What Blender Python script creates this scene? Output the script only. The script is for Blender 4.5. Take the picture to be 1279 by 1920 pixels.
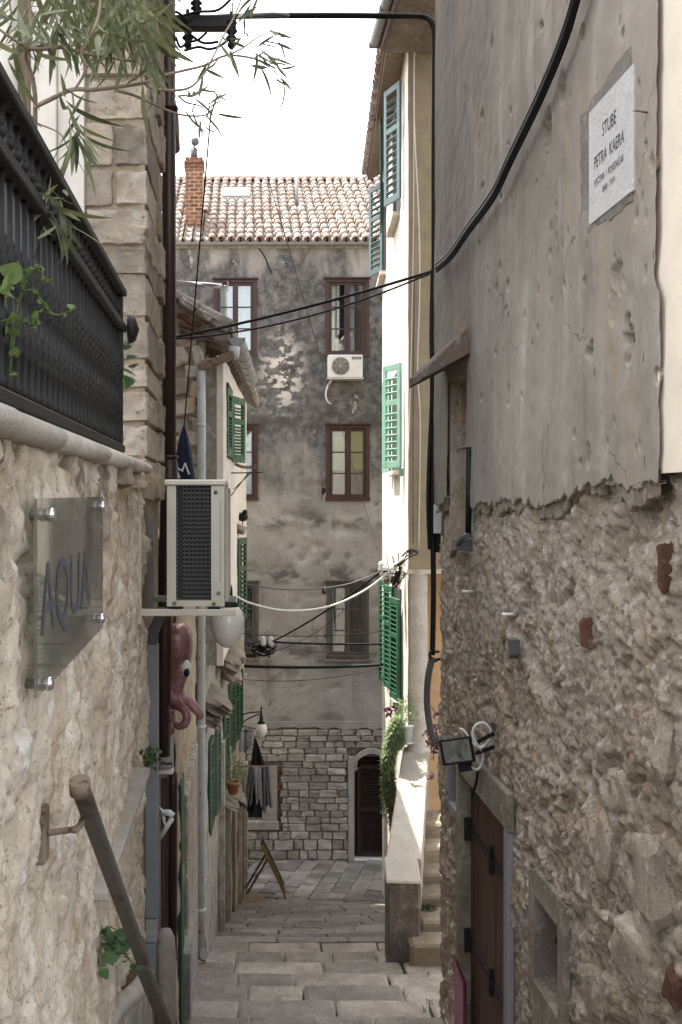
import bpy, bmesh, math, random
import numpy as np
from mathutils import Vector, Matrix, Euler

random.seed(7)
rng = np.random.default_rng(11)
for o in list(bpy.data.objects):
    bpy.data.objects.remove(o)
SC = bpy.context.scene
COL = SC.collection
PI = math.pi

# ------------------------------------------------------------------ camera
F, CX, CY = 1900.0, 455.0, 940.0          # focal length and principal point in photo pixels
cam = bpy.data.cameras.new('camera')
cam.sensor_fit = 'HORIZONTAL'
cam.sensor_width = 24.0
cam.lens = 24.0 * F / 1279.0
cam.shift_x = (639.5 - CX) / 1279.0
cam.shift_y = -(960.0 - CY) / 1279.0
cam.clip_start = 0.05
cam.clip_end = 400
camo = bpy.data.objects.new('camera', cam)
camo.rotation_euler = (PI / 2, 0, 0)
COL.objects.link(camo)
SC.camera = camo

# ------------------------------------------------------------------ light
SUN_EL, SUN_AZ = math.radians(64), math.radians(48)     # azimuth from -X towards +Y
sd = Vector((-math.cos(SUN_EL) * math.cos(SUN_AZ), math.cos(SUN_EL) * math.sin(SUN_AZ), math.sin(SUN_EL)))
w = bpy.data.worlds.new('World')
SC.world = w
w.use_nodes = True
nt = w.node_tree
bg = nt.nodes['Background']
sky = nt.nodes.new('ShaderNodeTexSky')
sky.sky_type = 'NISHITA'
sky.sun_disc = False
sky.sun_elevation = SUN_EL
sky.sun_rotation = math.atan2(sd.x, sd.y)
sky.air_density = 1.0
sky.dust_density = 2.5
hs_ = nt.nodes.new('ShaderNodeHueSaturation')       # thin white summer haze over the sky
hs_.inputs['Saturation'].default_value = 0.22
nt.links.new(sky.outputs[0], hs_.inputs['Color'])
nt.links.new(hs_.outputs[0], bg.inputs[0])
bg.inputs[1].default_value = 0.15
sl = bpy.data.lights.new('sun', 'SUN')
sl.energy = 2.6
sl.angle = math.radians(0.5)
sl.color = (1.0, 0.94, 0.84)
so = bpy.data.objects.new('sun', sl)
so.rotation_euler = sd.to_track_quat('Z', 'Y').to_euler()
so.location = (-10, 10, 30)
COL.objects.link(so)
SC.view_settings.view_transform = 'Standard'
SC.view_settings.look = 'None'
SC.view_settings.exposure = 2.25
SC.view_settings.gamma = 1.0
SC.view_settings.use_curve_mapping = False
SC.render.engine = 'CYCLES'
SC.cycles.max_bounces = 8
SC.cycles.diffuse_bounces = 3
SC.cycles.transparent_max_bounces = 12
SC.cycles.use_denoising = True
try:
    SC.cycles.denoiser = 'OPENIMAGEDENOISE'
except Exception:
    pass

# ------------------------------------------------------------------ noise
def _hash(ix, iy, iz, seed):
    h = (ix.astype(np.int64) * 374761393 + iy.astype(np.int64) * 668265263 + iz.astype(np.int64) * 2147483647 + seed * 974634777) & 0xFFFFFFFF
    h = ((h ^ (h >> 13)) * 1274126177) & 0xFFFFFFFF
    h = ((h ^ (h >> 16)) * 2246822519) & 0xFFFFFFFF
    h = h ^ (h >> 15)
    return (h & 0xFFFFFF) / float(0xFFFFFF)

def vnoise(p, seed=0):
    f = np.floor(p)
    t = p - f
    t = t * t * (3 - 2 * t)
    i = f.astype(np.int64)
    r = 0
    for dx in (0, 1):
        for dy in (0, 1):
            for dz in (0, 1):
                wgt = (t[:, 0] if dx else 1 - t[:, 0]) * (t[:, 1] if dy else 1 - t[:, 1]) * (t[:, 2] if dz else 1 - t[:, 2])
                r = r + wgt * _hash(i[:, 0] + dx, i[:, 1] + dy, i[:, 2] + dz, seed)
    return r * 2 - 1

def fbm(p, octaves=4, seed=0, gain=0.5, lac=2.03):
    r, a, q = 0, 1.0, np.array(p, dtype=float)
    for k in range(octaves):
        r = r + a * vnoise(q, seed + k)
        q = q * lac + 17.3
        a *= gain
    return r

def worley(p, seed=0):
    i = np.floor(p).astype(np.int64)
    d1 = np.full(len(p), 9.0); d2 = d1.copy(); cid = np.zeros(len(p))
    for dx in (-1, 0, 1):
        for dy in (-1, 0, 1):
            for dz in (0,):
                c = i + np.array([dx, dy, dz])
                q = np.stack([c[:, 0] + 0.1 + .8 * _hash(c[:, 0], c[:, 1], c[:, 2], seed + 1), c[:, 1] + .1 + .8 * _hash(c[:, 0], c[:, 1], c[:, 2], seed + 2)], 1)
                d = np.hypot(p[:, 0] - q[:, 0], p[:, 1] - q[:, 1])
                hv = _hash(c[:, 0], c[:, 1], c[:, 2], seed + 3)
                m = d < d1
                d2 = np.where(m, d1, np.minimum(d2, d))
                cid = np.where(m, hv, cid)
                d1 = np.where(m, d, d1)
    return d1, d2, cid

def sstep(a, b, x):
    t = np.clip((x - a) / (b - a), 0, 1)
    return t * t * (3 - 2 * t)

# ------------------------------------------------------------------ placing
def P(px, py, Y):
    return Vector(((px - CX) / F * Y, Y, (CY - py) / F * Y))

def RW(px, py, x=1.5):                     # a point of the near plastered wall
    return P(px, py, F * x / (px - CX))

def LW(px, py, x=-0.52):                   # a point of the near terrace wall
    return P(px, py, F * x / (px - CX))

def gz(Y):                                 # height of the stepped lane along its length
    if Y < 10.8: return -1.884 - .26 * Y
    if Y < 17: return -4.692 - .316 * (Y - 10.8)
    return -6.651 - .14 * (Y - 17)

# ------------------------------------------------------------------ objects
def link(o, parent=None):
    COL.objects.link(o)
    if parent is not None: o.parent = parent
    return o

def tag(o, label=None, cat=None, group=None, kind=None):
    if label: o['label'] = label
    if cat: o['category'] = cat
    if group: o['group'] = group
    if kind: o['kind'] = kind
    return o

def thing(name, label, cat, loc=(0, 0, 0), group=None):
    o = bpy.data.objects.new(name, None)
    o.location = loc
    o.empty_display_size = .1
    COL.objects.link(o)
    return tag(o, label, cat, group)

def origin(o):
    v = Vector((0, 0, 0))
    while o is not None:
        v += Vector(o.location)
        o = o.parent
    return v

class MB:
    def __init__(s): s.v = []; s.f = []; s.sm = []
    def add(s, vs, fs, smooth=False):
        n = len(s.v)
        s.v += [tuple(v) for v in vs]
        s.f += [tuple(i + n for i in f) for f in fs]
        s.sm += [smooth] * len(fs)
        return s
    def box(s, x0, x1, y0, y1, z0, z1):
        return s.add([(x0, y0, z0), (x1, y0, z0), (x1, y1, z0), (x0, y1, z0), (x0, y0, z1), (x1, y0, z1), (x1, y1, z1), (x0, y1, z1)],
                     [(0, 3, 2, 1), (4, 5, 6, 7), (0, 1, 5, 4), (1, 2, 6, 5), (2, 3, 7, 6), (3, 0, 4, 7)])
    def obox(s, c, ax, ay, az):            # centre and three half-axis vectors
        c, ax, ay, az = Vector(c), Vector(ax), Vector(ay), Vector(az)
        vs = [c + sx * ax + sy * ay + sz * az for sz in (-1, 1) for sx, sy in ((-1, -1), (1, -1), (1, 1), (-1, 1))]
        return s.add(vs, [(0, 3, 2, 1), (4, 5, 6, 7), (0, 1, 5, 4), (1, 2, 6, 5), (2, 3, 7, 6), (3, 0, 4, 7)])
    def bar(s, a, b, w, h, up=(0, 0, 1)):
        a, b = Vector(a), Vector(b)
        d = (b - a)
        sx = d.cross(Vector(up))
        if sx.length < 1e-6: sx = Vector((1, 0, 0))
        sx.normalize()
        u = sx.cross(d).normalized()
        return s.obox((a + b) / 2, d / 2, sx * w / 2, u * h / 2)
    def prism(s, poly, v):                 # closed 3-D polygon pushed along v
        n = len(poly)
        v = Vector(v)
        vs = [Vector(p) for p in poly] + [Vector(p) + v for p in poly]
        return s.add(vs, [tuple(range(n))[::-1], tuple(range(n, 2 * n))] + [(i, (i + 1) % n, n + (i + 1) % n, n + i) for i in range(n)])
    def tube(s, pts, r, n=8, caps=True):
        pts = [Vector(p) for p in pts]
        R = r if hasattr(r, '__len__') else [r] * len(pts)
        t0 = (pts[1] - pts[0]).normalized()
        a = t0.orthogonal().normalized()
        vs, fs = [], []
        for i, p in enumerate(pts):
            t = (pts[min(i + 1, len(pts) - 1)] - pts[max(i - 1, 0)])
            t = t.normalized() if t.length > 1e-9 else t0
            a = (a - t * a.dot(t))
            a = a.normalized() if a.length > 1e-6 else t.orthogonal().normalized()
            b = t.cross(a)
            vs += [p + R[i] * (math.cos(2 * PI * k / n) * a + math.sin(2 * PI * k / n) * b) for k in range(n)]
        for i in range(len(pts) - 1):
            fs += [(i * n + k, i * n + (k + 1) % n, (i + 1) * n + (k + 1) % n, (i + 1) * n + k) for k in range(n)]
        s.add(vs, fs, True)
        if caps:
            m = len(s.v) - len(vs)
            s.f += [tuple(m + k for k in range(n))[::-1], tuple(m + (len(pts) - 1) * n + k for k in range(n))]
            s.sm += [False, False]
        return s
    def lathe(s, prof, n=16, c=(0, 0, 0), axis='z'):   # prof: (radius, height)
        vs, fs = [], []
        for r, h in prof:
            for k in range(n):
                x, y = r * math.cos(2 * PI * k / n), r * math.sin(2 * PI * k / n)
                vs.append({'z': (x, y, h), 'x': (h, x, y), 'y': (x, h, y)}[axis])
        vs = [Vector(v) + Vector(c) for v in vs]
        for i in range(len(prof) - 1):
            fs += [(i * n + k, i * n + (k + 1) % n, (i + 1) * n + (k + 1) % n, (i + 1) * n + k) for k in range(n)]
        fs += [tuple(range(n))[::-1], tuple((len(prof) - 1) * n + k for k in range(n))]
        return s.add(vs, fs, True)
    def ball(s, c, r, n=10, sc=(1, 1, 1)):
        prof = [(math.sin(PI * i / n) * r + 1e-4, -math.cos(PI * i / n) * r) for i in range(n + 1)]
        m = len(s.v)
        s.lathe(prof, max(8, n), (0, 0, 0))
        for i in range(m, len(s.v)):
            v = s.v[i]
            s.v[i] = (c[0] + v[0] * sc[0], c[1] + v[1] * sc[1], c[2] + v[2] * sc[2])
        return s
    def mesh(s, name, ofs=Vector((0, 0, 0)), bevel=0.0):
        me = bpy.data.meshes.new(name)
        me.from_pydata([(v[0] - ofs.x, v[1] - ofs.y, v[2] - ofs.z) for v in s.v], [], s.f)
        me.polygons.foreach_set('use_smooth', s.sm)
        bm = bmesh.new(); bm.from_mesh(me)
        bmesh.ops.recalc_face_normals(bm, faces=bm.faces)
        if bevel > 0:
            ed = [e for e in bm.edges if len(e.link_faces) == 2 and e.calc_face_angle(0) > .6]
            bmesh.ops.bevel(bm, geom=ed, offset=bevel, segments=1, affect='EDGES', profile=.7)
        bm.to_mesh(me); bm.free()
        return me
    def build(s, name, m, parent=None, loc=None, bevel=0.0, local=False, **tg):
        if loc is None:
            loc = Vector((0, 0, 0))
            if parent is None and s.v and not local:
                a = np.array(s.v)
                loc = Vector((float(a[:, 0].mean()), float(a[:, 1].mean()), float(a[:, 2].min())))
        ofs = Vector(loc) + (origin(parent) if parent is not None and not local else Vector((0, 0, 0)))
        me = s.mesh(name, ofs, bevel)
        me.materials.append(m)
        o = bpy.data.objects.new(name, me)
        o.location = loc
        link(o, parent)
        return tag(o, **tg)

def grid_obj(name, pts, m, parent=None, keep=None, smooth=True, flip=False, **tg):
    nu, nv = pts.shape[:2]
    ofs = np.array(origin(parent)) if parent is not None else np.zeros(3)
    co = (pts.reshape(-1, 3) - ofs)
    a = np.arange(nu * nv).reshape(nu, nv)
    q = np.stack([a[:-1, :-1], a[1:, :-1], a[1:, 1:], a[:-1, 1:]], -1)
    if keep is not None: q = q[keep]
    q = q.reshape(-1, 4)
    if flip: q = q[:, ::-1]
    me = bpy.data.meshes.new(name)
    me.vertices.add(len(co)); me.vertices.foreach_set('co', co.astype(np.float32).ravel())
    me.loops.add(q.size); me.loops.foreach_set('vertex_index', q.astype(np.int32).ravel())
    me.polygons.add(len(q))
    me.polygons.foreach_set('loop_start', np.arange(0, q.size, 4, dtype=np.int32))
    me.polygons.foreach_set('use_smooth', np.full(len(q), smooth))
    me.update(calc_edges=True)
    me.validate()
    me.materials.append(m)
    o = bpy.data.objects.new(name, me)
    link(o, parent)
    return tag(o, **tg)

def copy_tree(o, parent=None):
    c = o.copy()
    COL.objects.link(c)
    if parent is not None: c.parent = parent
    for ch in list(o.children): copy_tree(ch, c)
    return c

def inst(name, me, parent=None, loc=(0, 0, 0), rot=(0, 0, 0), sc=(1, 1, 1), world=True):
    o = bpy.data.objects.new(name, me)
    l = Vector(loc)
    if parent is not None and world: l = l - origin(parent)
    o.location = l; o.rotation_euler = rot; o.scale = sc
    return link(o, parent)

def smooth_path(pts, k=6):
    pts = [Vector(p) for p in pts]
    out = []
    for i in range(len(pts) - 1):
        p0, p1, p2, p3 = pts[max(i - 1, 0)], pts[i], pts[i + 1], pts[min(i + 2, len(pts) - 1)]
        for j in range(k):
            t = j / k
            out.append(.5 * ((2 * p1) + (p2 - p0) * t + (2 * p0 - 5 * p1 + 4 * p2 - p3) * t * t + (3 * p1 - p0 - 3 * p2 + p3) * t ** 3))
    out.append(pts[-1])
    return out

# ------------------------------------------------------------------ materials
class Mat:
    def __init__(s, name, rough=.9, metal=0.0, spec=.3):
        s.m = bpy.data.materials.new(name)
        s.m.use_nodes = True
        s.t = s.m.node_tree
        s.b = s.t.nodes['Principled BSDF']
        s.b.inputs['Roughness'].default_value = rough
        s.b.inputs['Metallic'].default_value = metal
        s.b.inputs['Specular IOR Level'].default_value = spec
        s.pos = s.t.nodes.new('ShaderNodeNewGeometry').outputs['Position']
        s.objc = None
    def n(s, t): return s.t.nodes.new(t)
    def l(s, a, b): s.t.links.new(a, b)
    def vec(s, scale=(1, 1, 1), obj=False):
        src = s.pos
        if obj: src = s.n('ShaderNodeTexCoord').outputs['Object']
        mp = s.n('ShaderNodeMapping')
        mp.inputs['Scale'].default_value = scale
        s.l(src, mp.inputs['Vector'])
        return mp.outputs[0]
    def noise(s, scale=3, detail=6, rough=.55, st=(1, 1, 1), obj=False, dist=0.0):
        x = s.n('ShaderNodeTexNoise')
        x.inputs['Scale'].default_value = scale
        x.inputs['Detail'].default_value = detail
        x.inputs['Roughness'].default_value = rough
        x.inputs['Distortion'].default_value = dist
        s.l(s.vec(st, obj), x.inputs['Vector'])
        return x.outputs['Fac']
    def voro(s, scale=3, st=(1, 1, 1), feature='F1'):
        x = s.n('ShaderNodeTexVoronoi')
        x.feature = feature
        x.inputs['Scale'].default_value = scale
        s.l(s.vec(st), x.inputs['Vector'])
        return x.outputs['Distance']
    def rnd(s): return s.n('ShaderNodeObjectInfo').outputs['Random']
    def axis(s, k):
        x = s.n('ShaderNodeSeparateXYZ')
        s.l(s.pos, x.inputs[0])
        return x.outputs[k]
    def rng(s, f, a, b, lo=0.0, hi=1.0):
        x = s.n('ShaderNodeMapRange')
        x.interpolation_type = 'SMOOTHSTEP'
        s.l(f, x.inputs['Value'])
        for k, v in (('From Min', a), ('From Max', b), ('To Min', lo), ('To Max', hi)): x.inputs[k].default_value = v
        return x.outputs['Result']
    def math(s, op, a, b):
        x = s.n('ShaderNodeMath'); x.operation = op
        for i, v in enumerate((a, b)):
            if isinstance(v, (int, float)): x.inputs[i].default_value = v
            else: s.l(v, x.inputs[i])
        return x.outputs[0]
    def mix(s, f, a, b):
        x = s.n('ShaderNodeMix'); x.data_type = 'RGBA'
        if isinstance(f, (int, float)): x.inputs[0].default_value = f
        else: s.l(f, x.inputs[0])
        for i, v in ((6, a), (7, b)):
            if isinstance(v, tuple): x.inputs[i].default_value = (*v, 1)
            else: s.l(v, x.inputs[i])
        return x.outputs[2]
    def hue(s, col, f, lo=.75, hi=1.25):   # brightness varied by f
        x = s.n('ShaderNodeHueSaturation')
        s.l(s.rng(f, 0, 1, lo, hi), x.inputs['Value'])
        if isinstance(col, tuple): x.inputs['Color'].default_value = (*col, 1)
        else: s.l(col, x.inputs['Color'])
        return x.outputs[0]
    def color(s, c):
        if isinstance(c, tuple): s.b.inputs['Base Color'].default_value = (*c, 1)
        else: s.l(c, s.b.inputs['Base Color'])
        return s
    def bump(s, *hs, dist=.01, strength=.6):
        h = hs[0]
        for k in hs[1:]: h = s.math('ADD', h, k)
        x = s.n('ShaderNodeBump')
        x.inputs['Strength'].default_value = strength
        x.inputs['Distance'].default_value = dist
        s.l(h, x.inputs['Height'])
        s.l(x.outputs[0], s.b.inputs['Normal'])
        return s
    def roughness(s, f, a, b):
        s.l(s.rng(f, 0, 1, a, b), s.b.inputs['Roughness']); return s

def simple(name, c, rough=.6, metal=0.0, var=.15, scale=12, bump=.0, spec=.4):
    k = Mat(name, rough, metal, spec)
    nz = k.noise(scale, 4)
    k.color(k.hue(c, nz, 1 - var * 1.6, 1 + var * 1.6))
    if bump: k.bump(k.noise(scale * 6, 4), dist=bump)
    return k.m

def m_plaster():
    k = Mat('old_cement_plaster', .92)
    c = k.mix(k.rng(k.noise(1.6, 6, st=(1, 1, .25)), .35, .65), (.225, .197, .165), (.305, .27, .228))
    c = k.mix(k.rng(k.noise(3.4, 7, .6, st=(1, 1.3, .30)), .50, .72, 0, .8), c, (.36, .335, .295))
    c = k.mix(k.rng(k.noise(3.0, 8, .66, st=(1, 1.2, .28)), .50, .74, 0, .85), c, (.165, .14, .115))
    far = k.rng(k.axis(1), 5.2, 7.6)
    c = k.mix(k.math('MULTIPLY', far, .45), c, (.17, .155, .145))  # weaker light at the far end, put into the plaster colour
    c = k.mix(k.rng(k.noise(60, 3), .68, .76), c, (.17, .12, .08))
    c = k.mix(k.rng(k.noise(13, 2, .4, st=(1, 2.4, .55)), .735, .755), c, (.10, .072, .05))
    c = k.mix(k.rng(k.noise(2.2, 7, .65, st=(1, 1.5, .5)), .55, .72), c, (.30, .235, .165))
    vz = k.n('ShaderNodeTexVoronoi'); vz.feature = 'DISTANCE_TO_EDGE'; vz.inputs['Scale'].default_value = 1.5   # hairline cracks
    wv = k.n('ShaderNodeVectorMath'); wv.operation = 'ADD'
    nc = k.n('ShaderNodeTexNoise'); nc.inputs['Scale'].default_value = 4.0; nc.inputs['Detail'].default_value = 6
    k.l(k.pos, nc.inputs['Vector']); sc3 = k.n('ShaderNodeVectorMath'); sc3.operation = 'SCALE'; sc3.inputs['Scale'].default_value = .35
    k.l(nc.outputs['Color'], sc3.inputs[0]); k.l(k.pos, wv.inputs[0]); k.l(sc3.outputs[0], wv.inputs[1]); k.l(wv.outputs[0], vz.inputs['Vector'])
    crack = k.math('MULTIPLY', k.rng(vz.outputs['Distance'], .006, .001), k.rng(k.noise(1.4, 3), .50, .56))
    c = k.mix(crack, c, (.09, .075, .06))
    c = k.mix(k.rng(k.noise(38, 8, .75), .58, .68, 0, .45), c, (.15, .125, .10))
    c = k.mix(k.rng(k.noise(22, 3, st=(1, 1, .35)), .74, .79), c, (.6, .57, .52))
    k.color(c)
    k.bump(k.noise(9, 7), k.math('MULTIPLY', k.noise(140, 2), .25), dist=.006, strength=.7)
    return k.m

def m_rubble(name, a, b, dark, light, warm, grit=1.0):
    k = Mat(name, .95)
    c = k.mix(k.rng(k.noise(5, 8, .62), .40, .60), a, b)
    c = k.mix(k.rng(k.noise(2.4, 6, .6), .50, .68), c, warm)
    c = k.mix(k.rng(k.noise(1.1, 7, .62, st=(1, 1, .7)), .50, .68, 0, .55), c, warm)
    c = k.mix(k.rng(k.noise(1.7, 8, .68, st=(1, 1, .6)), .56, .72, 0, .4), c, dark)
    c = k.mix(k.rng(k.noise(13, 9, .72, st=(1, 1, .75)), .52, .64), c, light)
    c = k.mix(k.rng(k.noise(34, 9, .78, st=(1, 1, .7)), .56, .66), c, dark)
    c = k.mix(k.rng(k.noise(75, 4, .7), .60, .68), c, light)
    k.color(c)
    k.bump(k.noise(26, 10, .75), k.math('MULTIPLY', k.noise(90, 5, .7), .5), dist=.022, strength=1.0)
    return k.m

def m_terrace():
    k = Mat('lime_washed_stone', .93)
    c = k.mix(k.rng(k.noise(3.5, 7, st=(1, 1.4, .45)), .36, .64), (.55, .455, .345), (.74, .655, .54))
    c = k.mix(k.rng(k.noise(4.6, 6, st=(1, 1.5, .22)), .57, .72), c, (.42, .29, .16))
    c = k.mix(k.rng(k.noise(6, 7, st=(1, 1.5, .3), dist=.6), .60, .74), c, (.30, .25, .20))
    c = k.mix(k.rng(k.noise(9, 8, .68, st=(1, 1.3, .6)), .56, .66), c, (.76, .73, .68))
    c = k.mix(k.rng(k.noise(28, 7, .72, st=(1, 1.2, .6)), .60, .70), c, (.33, .26, .18))
    c = k.mix(k.rng(k.noise(48, 9, .8, st=(1, 1, .8)), .55, .62, 0, .9), c, (.27, .205, .14))
    c = k.mix(k.rng(k.noise(85, 4, .7), .60, .68, 0, .7), c, (.82, .78, .71))
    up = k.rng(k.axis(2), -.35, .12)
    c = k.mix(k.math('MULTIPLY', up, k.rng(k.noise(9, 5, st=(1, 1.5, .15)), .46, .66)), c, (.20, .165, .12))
    k.color(c)
    k.bump(k.noise(14, 10, .7, st=(1, 1.1, .7)), k.math('MULTIPLY', k.noise(70, 6, .7), .4), dist=.02, strength=.95)
    return k.m

def m_stone(name, a, b, warm, dark, light=None, rough=.92, sp=.3):
    k = Mat(name, rough, 0, sp)
    r = k.rnd()
    c = k.mix(k.rng(k.noise(6, 7, .6), .36, .64), a, b)
    c = k.mix(k.rng(k.noise(3, 6, .6), .55, .72), c, warm)
    c = k.hue(c, r, .72, 1.22)
    if light: c = k.mix(k.rng(k.noise(13, 7, .65), .60, .70), c, light)
    c = k.mix(k.rng(k.noise(26, 9, .76), .56, .67), c, dark)
    k.color(c)
    k.bump(k.noise(18, 10, .75), k.math('MULTIPLY', k.noise(80, 5, .7), .4), dist=.018, strength=1.0)
    return k.m

def m_paving(name, a, b, dark):
    k = Mat(name, .72, 0, .4)
    r = k.rnd()
    c = k.mix(k.rng(k.noise(5, 6), .35, .65), a, b)
    c = k.hue(c, r, .68, 1.25)
    c = k.mix(k.rng(k.noise(2.2, 7, .65), .55, .75), c, dark)
    c = k.mix(k.rng(k.noise(60, 6, .7, st=(1, .45, 1)), .54, .66, 0, .8), c, dark)
    c = k.mix(k.rng(k.noise(11, 8, .7), .56, .68, 0, .6), c, b)
    k.color(c)
    k.bump(k.noise(48, 8, .75, st=(1, .6, 1)), k.noise(9, 6), dist=.014, strength=.9)
    return k.m

def m_facade():
    k = Mat('sooty_facade_plaster', .95)
    z = k.axis(2)
    c = k.mix(k.rng(k.noise(1.1, 7), .35, .65), (.30, .286, .27), (.40, .384, .362))
    c = k.mix(k.rng(k.noise(3.2, 6, st=(1, 1, .22)), .58, .76), c, (.19, .16, .13))
    c = k.mix(k.rng(k.noise(2.0, 6, .6, st=(1.6, 1, .08)), .56, .74, 0, .6), c, (.12, .112, .105))
    # soot band of the two upper storeys, its edge ragged and running down in streaks
    zz = k.math('ADD', z, k.math('MULTIPLY', k.math('SUBTRACT', k.noise(1.5, 7, .6, st=(1, 1, .5)), .5), 4.2))
    zz = k.math('ADD', zz, k.math('MULTIPLY', k.math('SUBTRACT', k.noise(1.3, 4, .5, st=(2.2, 1, .12)), .5), 2.0))
    soot = k.math('MULTIPLY', k.rng(zz, -.5, 1.4), k.rng(zz, 5.3, 4.3))
    soot = k.math('MULTIPLY', soot, k.rng(k.noise(2.4, 8, .65), .28, .46, .45, 1))
    c = k.mix(k.math('MULTIPLY', soot, .9), c, k.mix(k.rng(k.noise(6, 8, .65), .38, .62), (.045, .046, .049), (.15, .149, .15)))
    for zc, h in ((1.55, .5), (-1.45, .35), (-3.05, .5), (-.4, .3)):
        b = k.math('MULTIPLY', k.rng(z, zc - h, zc), k.rng(z, zc + h, zc))
        b = k.math('MULTIPLY', b, k.rng(k.noise(1.8, 7, .6, st=(1, 1, 1.6)), .46, .62))
        c = k.mix(k.math('MULTIPLY', b, .85), c, (.075, .07, .066))
    # bare white patches where the render has flaked off
    x = k.axis(0)
    dx = k.math('MULTIPLY', k.math('SUBTRACT', x, .78), 1.0)
    dz = k.math('MULTIPLY', k.math('SUBTRACT', z, 2.55), .55)
    d = k.math('SQRT', k.math('ADD', k.math('MULTIPLY', dx, dx), k.math('MULTIPLY', dz, dz)), 0)
    patch = k.math('MULTIPLY', k.rng(d, .62, .12), k.rng(k.noise(4.2, 6, .6, st=(1, 1, 1.5)), .50, .56))
    c = k.mix(patch, c, (.66, .63, .59))
    c = k.mix(k.rng(k.noise(9, 5, .6), .70, .73), c, (.62, .59, .55))
    c = k.mix(k.rng(k.noise(26, 7, .72), .57, .66, 0, .6), c, (.10, .095, .09))
    c = k.mix(k.rng(k.noise(31, 6, .72), .60, .68, 0, .7), c, (.46, .44, .41))
    c = k.mix(k.rng(k.noise(2.6, 6, .6, st=(1, 1, .5)), .64, .70), c, (.43, .41, .38))
    k.color(c)
    k.bump(k.noise(7, 9, .65), k.math('MULTIPLY', k.noise(45, 6), .35), dist=.03, strength=.8)
    return k.m

def m_tile():
    k = Mat('weathered_terracotta', .88)
    r = k.rnd()
    c = k.mix(k.rng(r, .15, .45), (.255, .175, .14), (.34, .275, .235))
    c = k.mix(k.rng(r, .55, .85), c, (.37, .325, .29))
    c = k.mix(k.rng(k.noise(9, 7, .65), .52, .66), c, (.17, .12, .095))
    c = k.mix(k.rng(k.noise(17, 7, .65), .60, .68), c, (.50, .45, .39))
    c = k.mix(k.rng(k.noise(6, 7, .65), .54, .68), c, (.12, .105, .095))
    k.color(c)
    k.bump(k.noise(50, 6), dist=.006)
    return k.m

def m_wood(name, a, b, sc=(30, 30, 2), rough=.65):
    k = Mat(name, rough, 0, .35)
    g = k.noise(1.0, 8, .6, st=sc, dist=.4)
    c = k.mix(k.rng(g, .35, .65), a, b)
    c = k.hue(c, k.rnd(), .85, 1.15)
    k.color(c)
    k.bump(g, dist=.004, strength=.5)
    return k.m

def m_paint(name, c, worn, amt=.62, rough=.55, st=(1, 1, .4)):
    k = Mat(name, rough, 0, .4)
    col = k.hue(c, k.noise(6, 5), .8, 1.2)
    col = k.mix(k.rng(k.noise(18, 7, .65, st=st), amt, amt + .07), col, worn)
    k.color(col)
    k.bump(k.noise(30, 5), dist=.003)
    return k.m

def m_glass(name, tint=(.8, .84, .86), refl=.22, rough=.03):
    m = bpy.data.materials.new(name); m.use_nodes = True
    t = m.node_tree; t.nodes.clear()
    out = t.nodes.new('ShaderNodeOutputMaterial')
    tr = t.nodes.new('ShaderNodeBsdfTransparent'); tr.inputs[0].default_value = (*tint, 1)
    gl = t.nodes.new('ShaderNodeBsdfGlossy'); gl.inputs['Roughness'].default_value = rough
    mx = t.nodes.new('ShaderNodeMixShader')
    mx.inputs[0].default_value = refl
    t.links.new(tr.outputs[0], mx.inputs[1]); t.links.new(gl.outputs[0], mx.inputs[2])
    t.links.new(mx.outputs[0], out.inputs[0])
    return m

def m_hazy_glass(name):
    m = m_glass(name, (.66, .66, .63), .20, .04)
    t = m.node_tree
    out = [n for n in t.nodes if n.type == 'OUTPUT_MATERIAL'][0]
    src = out.inputs[0].links[0].from_socket
    df = t.nodes.new('ShaderNodeBsdfDiffuse'); df.inputs[0].default_value = (.36, .34, .30, 1)  # even grey diffuse haze mixed into the clear glass
    mx = t.nodes.new('ShaderNodeMixShader'); mx.inputs[0].default_value = .17
    t.links.new(src, mx.inputs[1]); t.links.new(df.outputs[0], mx.inputs[2]); t.links.new(mx.outputs[0], out.inputs[0])
    return m

def m_leaf(name, a, b, trans=.25):
    k = Mat(name, .45, 0, .5)
    c = k.mix(k.rnd(), a, b)
    c = k.hue(c, k.noise(30, 3), .75, 1.25)
    k.color(c)
    tl = k.n('ShaderNodeBsdfTranslucent')
    k.l(c, tl.inputs[0])
    mx = k.n('ShaderNodeMixShader'); mx.inputs[0].default_value = trans
    k.l(k.b.outputs[0], mx.inputs[1]); k.l(tl.outputs[0], mx.inputs[2])
    k.l(mx.outputs[0], k.t.nodes['Material Output'].inputs[0])
    return k.m

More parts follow.
